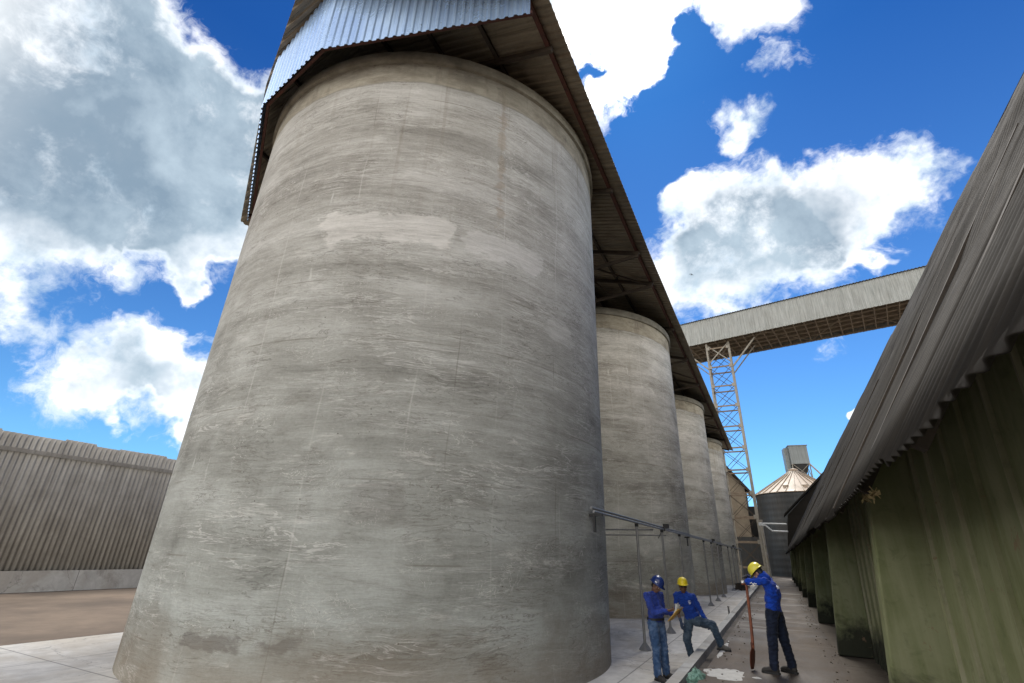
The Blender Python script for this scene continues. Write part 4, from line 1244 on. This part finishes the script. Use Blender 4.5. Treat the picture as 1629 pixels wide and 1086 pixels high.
# clipboard with sheets, held in both hands
cb = empty('clipboard', (-2.30+.40, 10.75-.11, SLAB_Z+1.135), 0, 'ochre clipboard with loose white papers held by the worker in the navy hat', 'clipboard')
Mcb = frame((.72, -.15, -.62), (.55, .05, .7))
def slab_box(m, c, hx, hy, hz, M):
    vs = [Vector(c)+M@Vector((x*hx, y*hy, z*hz)) for z in (-1, 1) for x, y in ((-1, -1), (1, -1), (1, 1), (-1, 1))]
    m.add(vs, [(3, 2, 1, 0), (4, 5, 6, 7), (0, 1, 5, 4), (1, 2, 6, 5), (2, 3, 7, 6), (3, 0, 4, 7)])
m = MB(); slab_box(m, (-.02, 0, -.04), .12, .16, .006, frame((.62, -.2, .62), (-.6, .1, .6))); m.build('board', M_folder, cb)
pm = MB()
rn = random.Random(2)
Mp = frame((.62, -.2, .60), (-.6, .1, .6))
for k in range(4):
    n_ = 7; rows = []
    for i in range(n_):
        t = i/(n_-1); r_ = []
        for j in range(5):
            u = j/4; curl = .03*k*t*t+.02*math.sin(3*u+k)
            r_.append(Vector((-.02, 0, -.04))+Mp@Vector(((u-.5)*.17, .0+t*.17, .012+.004*k+curl)))
        rows.append(r_)
    b0 = len(pm.v); pm.v += [tuple(p) for r_ in rows for p in r_]
    for i in range(n_-1):
        for j in range(4): pm.f.append((b0+i*5+j, b0+i*5+j+1, b0+(i+1)*5+j+1, b0+(i+1)*5+j))
pm.build('papers', M_paper, cb)
m = MB(); slab_box(m, (.085, -.04, .07), .05, .012, .008, Mp); m.build('clip', M_galv, cb)

# worker with one foot up on the lane, facing the camera
Wm, msh, mhat, MH, MC = person((-2.03, 12.45, SLAB_Z), 0, 'worker in bright yellow hard hat facing the camera, one foot raised onto the lane', dict(
    skin=M_skin_dark, shirt=M_shirt, jeans=M_jean2, boot=M_boot_g, hat=M_hat_y,
    pelvis=(.13, .05, .87), chest=(.045, .04, 1.18), neck=(.01, .02, 1.38), head=(.005, -.02, 1.50),
    face=(.22, -.95, -.08), head_up=(0, 0, 1), chest_fwd=(.25, -.95, .0), chest_up=(-.25, 0, 1),
    sh_r=(-.16, .04, 1.30), el_r=(-.18, .02, 1.03), wr_r=(-.10, -.08, .80), hand_r=((.15, -.15, -1.), (.5, .6, 0), 1, .35), glove_r=M_glove, sleeve_r=.25,
    sh_l=(.20, .0, 1.29), el_l=(.32, -.02, 1.04), wr_l=(.44, -.10, .84), hand_l=((.45, -.35, -.75), (-.5, -.2, -.6), -1, .6), glove_l=M_glove,
    hip_r=(.05, .06, .82), kn_r=(-.02, -.02, .46), an_r=(.03, .07, .11), toe_r=(.25, -1.), sole_r=.0,
    hip_l=(.20, .02, .83), kn_l=(.56, -.20, .80), an_l=(.66, -.14, .46), toe_l=(.95, -.30), sole_l=.352,
))
glasses((.005, -.02, 1.50), MH, Wm)
def badge(c, M, parent, strokes, r=.006):
    m = MB()
    for a, b in strokes: cap(m, Vector(c)+M@Vector(a), r, Vector(c)+M@Vector(b), r, 6)
    m.build('white_print', M_white, parent)
badge((.13, -.108, 1.18), MC, msh, [((-.02, 0, .03), (.02, 0, .035)), ((-.022, 0, .0), (.022, 0, .005)), ((-.015, .0, -.02), (.02, 0, -.018))])

# worker in the lane leaning on the shovel, seen from the side and back
Rm, rsh, rhat, RH, RC = person((-.33, 10.65, 0), R(-12), 'worker in dark trousers leaning on a shovel on the dark lane, back half turned', dict(
    skin=M_skin_light, shirt=M_shirt3, jeans=M_jean3, boot=M_boot, hat=M_hat_y2,
    pelvis=(.10, .0, .93), chest=(.135, .0, 1.22), neck=(.045, .0, 1.43), head=(-.06, .0, 1.515),
    face=(-.72, .12, -.66), head_up=(-.5, 0, .78), chest_fwd=(-.93, .0, -.32), chest_up=(-.32, 0, .93), w=1.12,
    sh_l=(.06, -.17, 1.39), el_l=(-.22, -.16, 1.37), wr_l=(-.22, .08, 1.38), hand_l=((-.1, 1., .05), (.4, 0, -.9), -1, .5), glove_l=M_glove_d,
    sh_r=(.06, .17, 1.39), el_r=(-.22, .20, 1.40), wr_r=(-.27, -.03, 1.44), hand_r=((-.05, -1., .15), (.5, 0, -.9), 1, .7), glove_r=M_glove_d,
    hip_l=(.08, -.09, .90), kn_l=(.03, -.11, .49), an_l=(.00, -.15, .11), toe_l=(-1., -.1), sole_l=0.,
    hip_r=(.12, .09, .90), kn_r=(.16, .12, .49), an_r=(.21, .14, .11), toe_r=(-.95, .25), sole_r=0.,
))
# pale lettering on the back and sleeve, too small to read
badge((.245, -.02, 1.30), RC, rsh, [((-.06, 0, .03), (-.09, 0, .01)), ((-.09, 0, .01), (-.07, 0, -.02)), ((-.04, 0, -.01), (-.02, 0, .02)), ((-.02, 0, .02), (0, 0, -.01)), ((.03, 0, .02), (.05, 0, -.01))], .007)
badge((-.08, -.225, 1.345), Matrix.Identity(3), rsh, [((-.08, 0, .0), (-.06, 0, .02)), ((-.06, 0, .02), (-.04, 0, -.01)), ((-.03, 0, -.01), (-.01, 0, .01)), ((.0, 0, .0), (.02, 0, .0))], .007)
# sweat cloth at the neck
nb = MB(); ell(nb, (-.01, 0, 1.465), (.085, .088, .075), frame((-.6, 0, -.5), (-.4, 0, .8))); cap(nb, (.02, 0, 1.49), .07, (.06, 0, 1.43), .085)
fuse('hood', nb, M_shirt3, Rm, .01, 4, .006, .05)

# shovel
sv = empty('shovel', (-.70, 10.62, 0), 0, 'long wooden shovel with rusty blade propping up the bent worker', 'shovel')
q = MB(); pts = [(.09, .02, 1.31), (.082, .012, 1.0), (.073, .003, .70), (.067, -.01, .48), (.055, -.02, .34)]
for a, b, r1, r2 in zip(pts, pts[1:], (.023, .024, .025, .026), (.024, .025, .026, .028)): cap(q, a, r1, b, r2, 12)
fuse('handle', q, M_shovelwood, sv, .006, 2)
MB().tube((.04, -.045, 1.325), (.14, .085, 1.325), .018, n=10).build('grip', M_shovelwood, sv, smooth=True, angle=60)
rows = []
for i in range(9):
    t = i/8; z = .36-.34*t; wd = .035+.085*min(1, t*4)-.05*max(0, t-.7)/.3
    rows.append([(.05-.06*t+.02*math.cos((j/6-.5)*2.6)*(1)-.0, -.02+(j/6-.5)*2*wd*.9, z) for j in range(7)])
grid_mesh('blade', rows, M_blade, sv, thick=.004)
cap_ = MB(); cap(cap_, (.055, -.02, .40), .03, (.045, -.02, .30), .022); cap_.build('socket', M_blade, sv, smooth=True)
sv.rotation_euler = (0, 0, R(-20))

# ------------------------------------------------------------------ green sack, spilled powder, crumbs
m = MB(); n = 40; k = 22; rn = random.Random(9); vs = []
for j in range(k+1):
    t = j/k; z = .32*t
    base = .155*math.sin(PI*min(1, .30+t*.72))**.7*(1 if t < .8 else 1-(t-.8)*2.6)+.01
    for i in range(n):
        a = 2*PI*i/n; p = Vector((math.cos(a), math.sin(a), z*7))
        w = noise.noise(p*2.1)*.045+abs(noise.noise(p*4.3+Vector((3, 1, 2))))*.045-.02+.5*abs(noise.noise(p*9))*.02
        vs.append(((base+w)*math.cos(a)+.02*t, (base+w)*.9*math.sin(a), max(0., z+noise.noise(p*3)*.02)))
fs = [(j*n+i, j*n+(i+1) % n, (j+1)*n+(i+1) % n, (j+1)*n+i) for j in range(k) for i in range(n)]+[tuple(range(n-1, -1, -1)), tuple(range(k*n, (k+1)*n))]
m.add(vs, fs)
M_sack = cloth_material('green_woven_plastic', (.22, .38, .31), (.10, .20, .155), rough=.45, scale=16, fade=.5, fadecol=(.30, .42, .36))
sk = m.build('green_sack', M_sack, None, smooth=True, angle=38)
sk.scale = (.85, .85, .82); sk.location = (-1.47, 9.42, -.12); sk.rotation_euler = (.1, -.08, .4)
tag(sk, 'crumpled green plastic sack sitting in the gutter against the kerb', 'sack')
def mound(name, cx, cy, rx, ry, h, mat, seed, n=64):
    m = MB(); vs = [(cx, cy, h+.002)]; K = 10
    for k in range(1, K+1):
        for i in range(n):
            a = 2*PI*i/n; t = k/K
            q = 1+.42*noise.noise(Vector((math.cos(a)*1.5+seed, math.sin(a)*1.5, seed)))+.2*noise.noise(Vector((math.cos(a)*5, math.sin(a)*5+seed, 1)))
            x = cx+rx*t*q*math.cos(a); y = cy+ry*t*q*math.sin(a)
            z = .003+h*(1-t)**1.2*(.7+.6*noise.noise(Vector((x*9, y*9, seed)))) if k < K else -.002
            vs.append((x, y, z))
    fs = [(0, 1+i, 1+(i+1) % n) for i in range(n)]
    for k in range(K-1): fs += [(1+k*n+i, 1+(k+1)*n+i, 1+(k+1)*n+(i+1) % n, 1+k*n+(i+1) % n) for i in range(n)]
    m.add(vs, fs); return m.build(name, mat, None, smooth=True)
o = mound('white_powder', -1.08, 10.0, .33, .42, .022, M_powder, 4.2); tag(o, 'patch of white powder spilled on the dark lane beside the green sack', 'powder', kind='stuff')
o = mound('lime_crumbs', -.62, 10.0, .07, .06, .012, M_powder, 1.2, 24); tag(o, 'small crumb of white powder on the lane between the sack and the shovel', 'powder', kind='stuff')
o = mound('lime_streak', -1.34, 12.5, .06, 1.1, .012, M_powder, 7.2, 40); tag(o, 'thin white powder streak along the gutter edge by the raised boot', 'powder', kind='stuff')
# stub pipe by the kerb
o = MB().tube((-2.05, 22.5, SLAB_Z), (-2.05, 22.5, .02), .035, n=10).tube((-2.05, 22.5, .02), (-2.05, 22.5, .05), .045, n=10).build('pipe_stub', M_galv, None, smooth=True, angle=50)
tag(o, 'short capped pipe stub sticking out of the slab beside the kerb', 'pipe stub')
# small loose stones and debris near the kerb and buttresses
rn = random.Random(21); m = MB()
for i in range(260):
    side = rn.random()
    if side < .5: x, y = rn.uniform(.45, .8)+.0, 3+rn.random()**1.4*28
    else: x, y = -1.36+rn.random()**2*.5, 6+rn.random()**1.3*24
    r = rn.uniform(.006, .022)
    ell(m, (x, y, r*.5), (r*rn.uniform(.7, 1.4), r, r*.7), Matrix.Rotation(rn.uniform(0, 3), 3, 'Z'), 6)
o = m.build('loose_grit', M_strip); tag(o, 'loose grit and crumbs scattered along both edges of the lane', 'grit', kind='stuff')
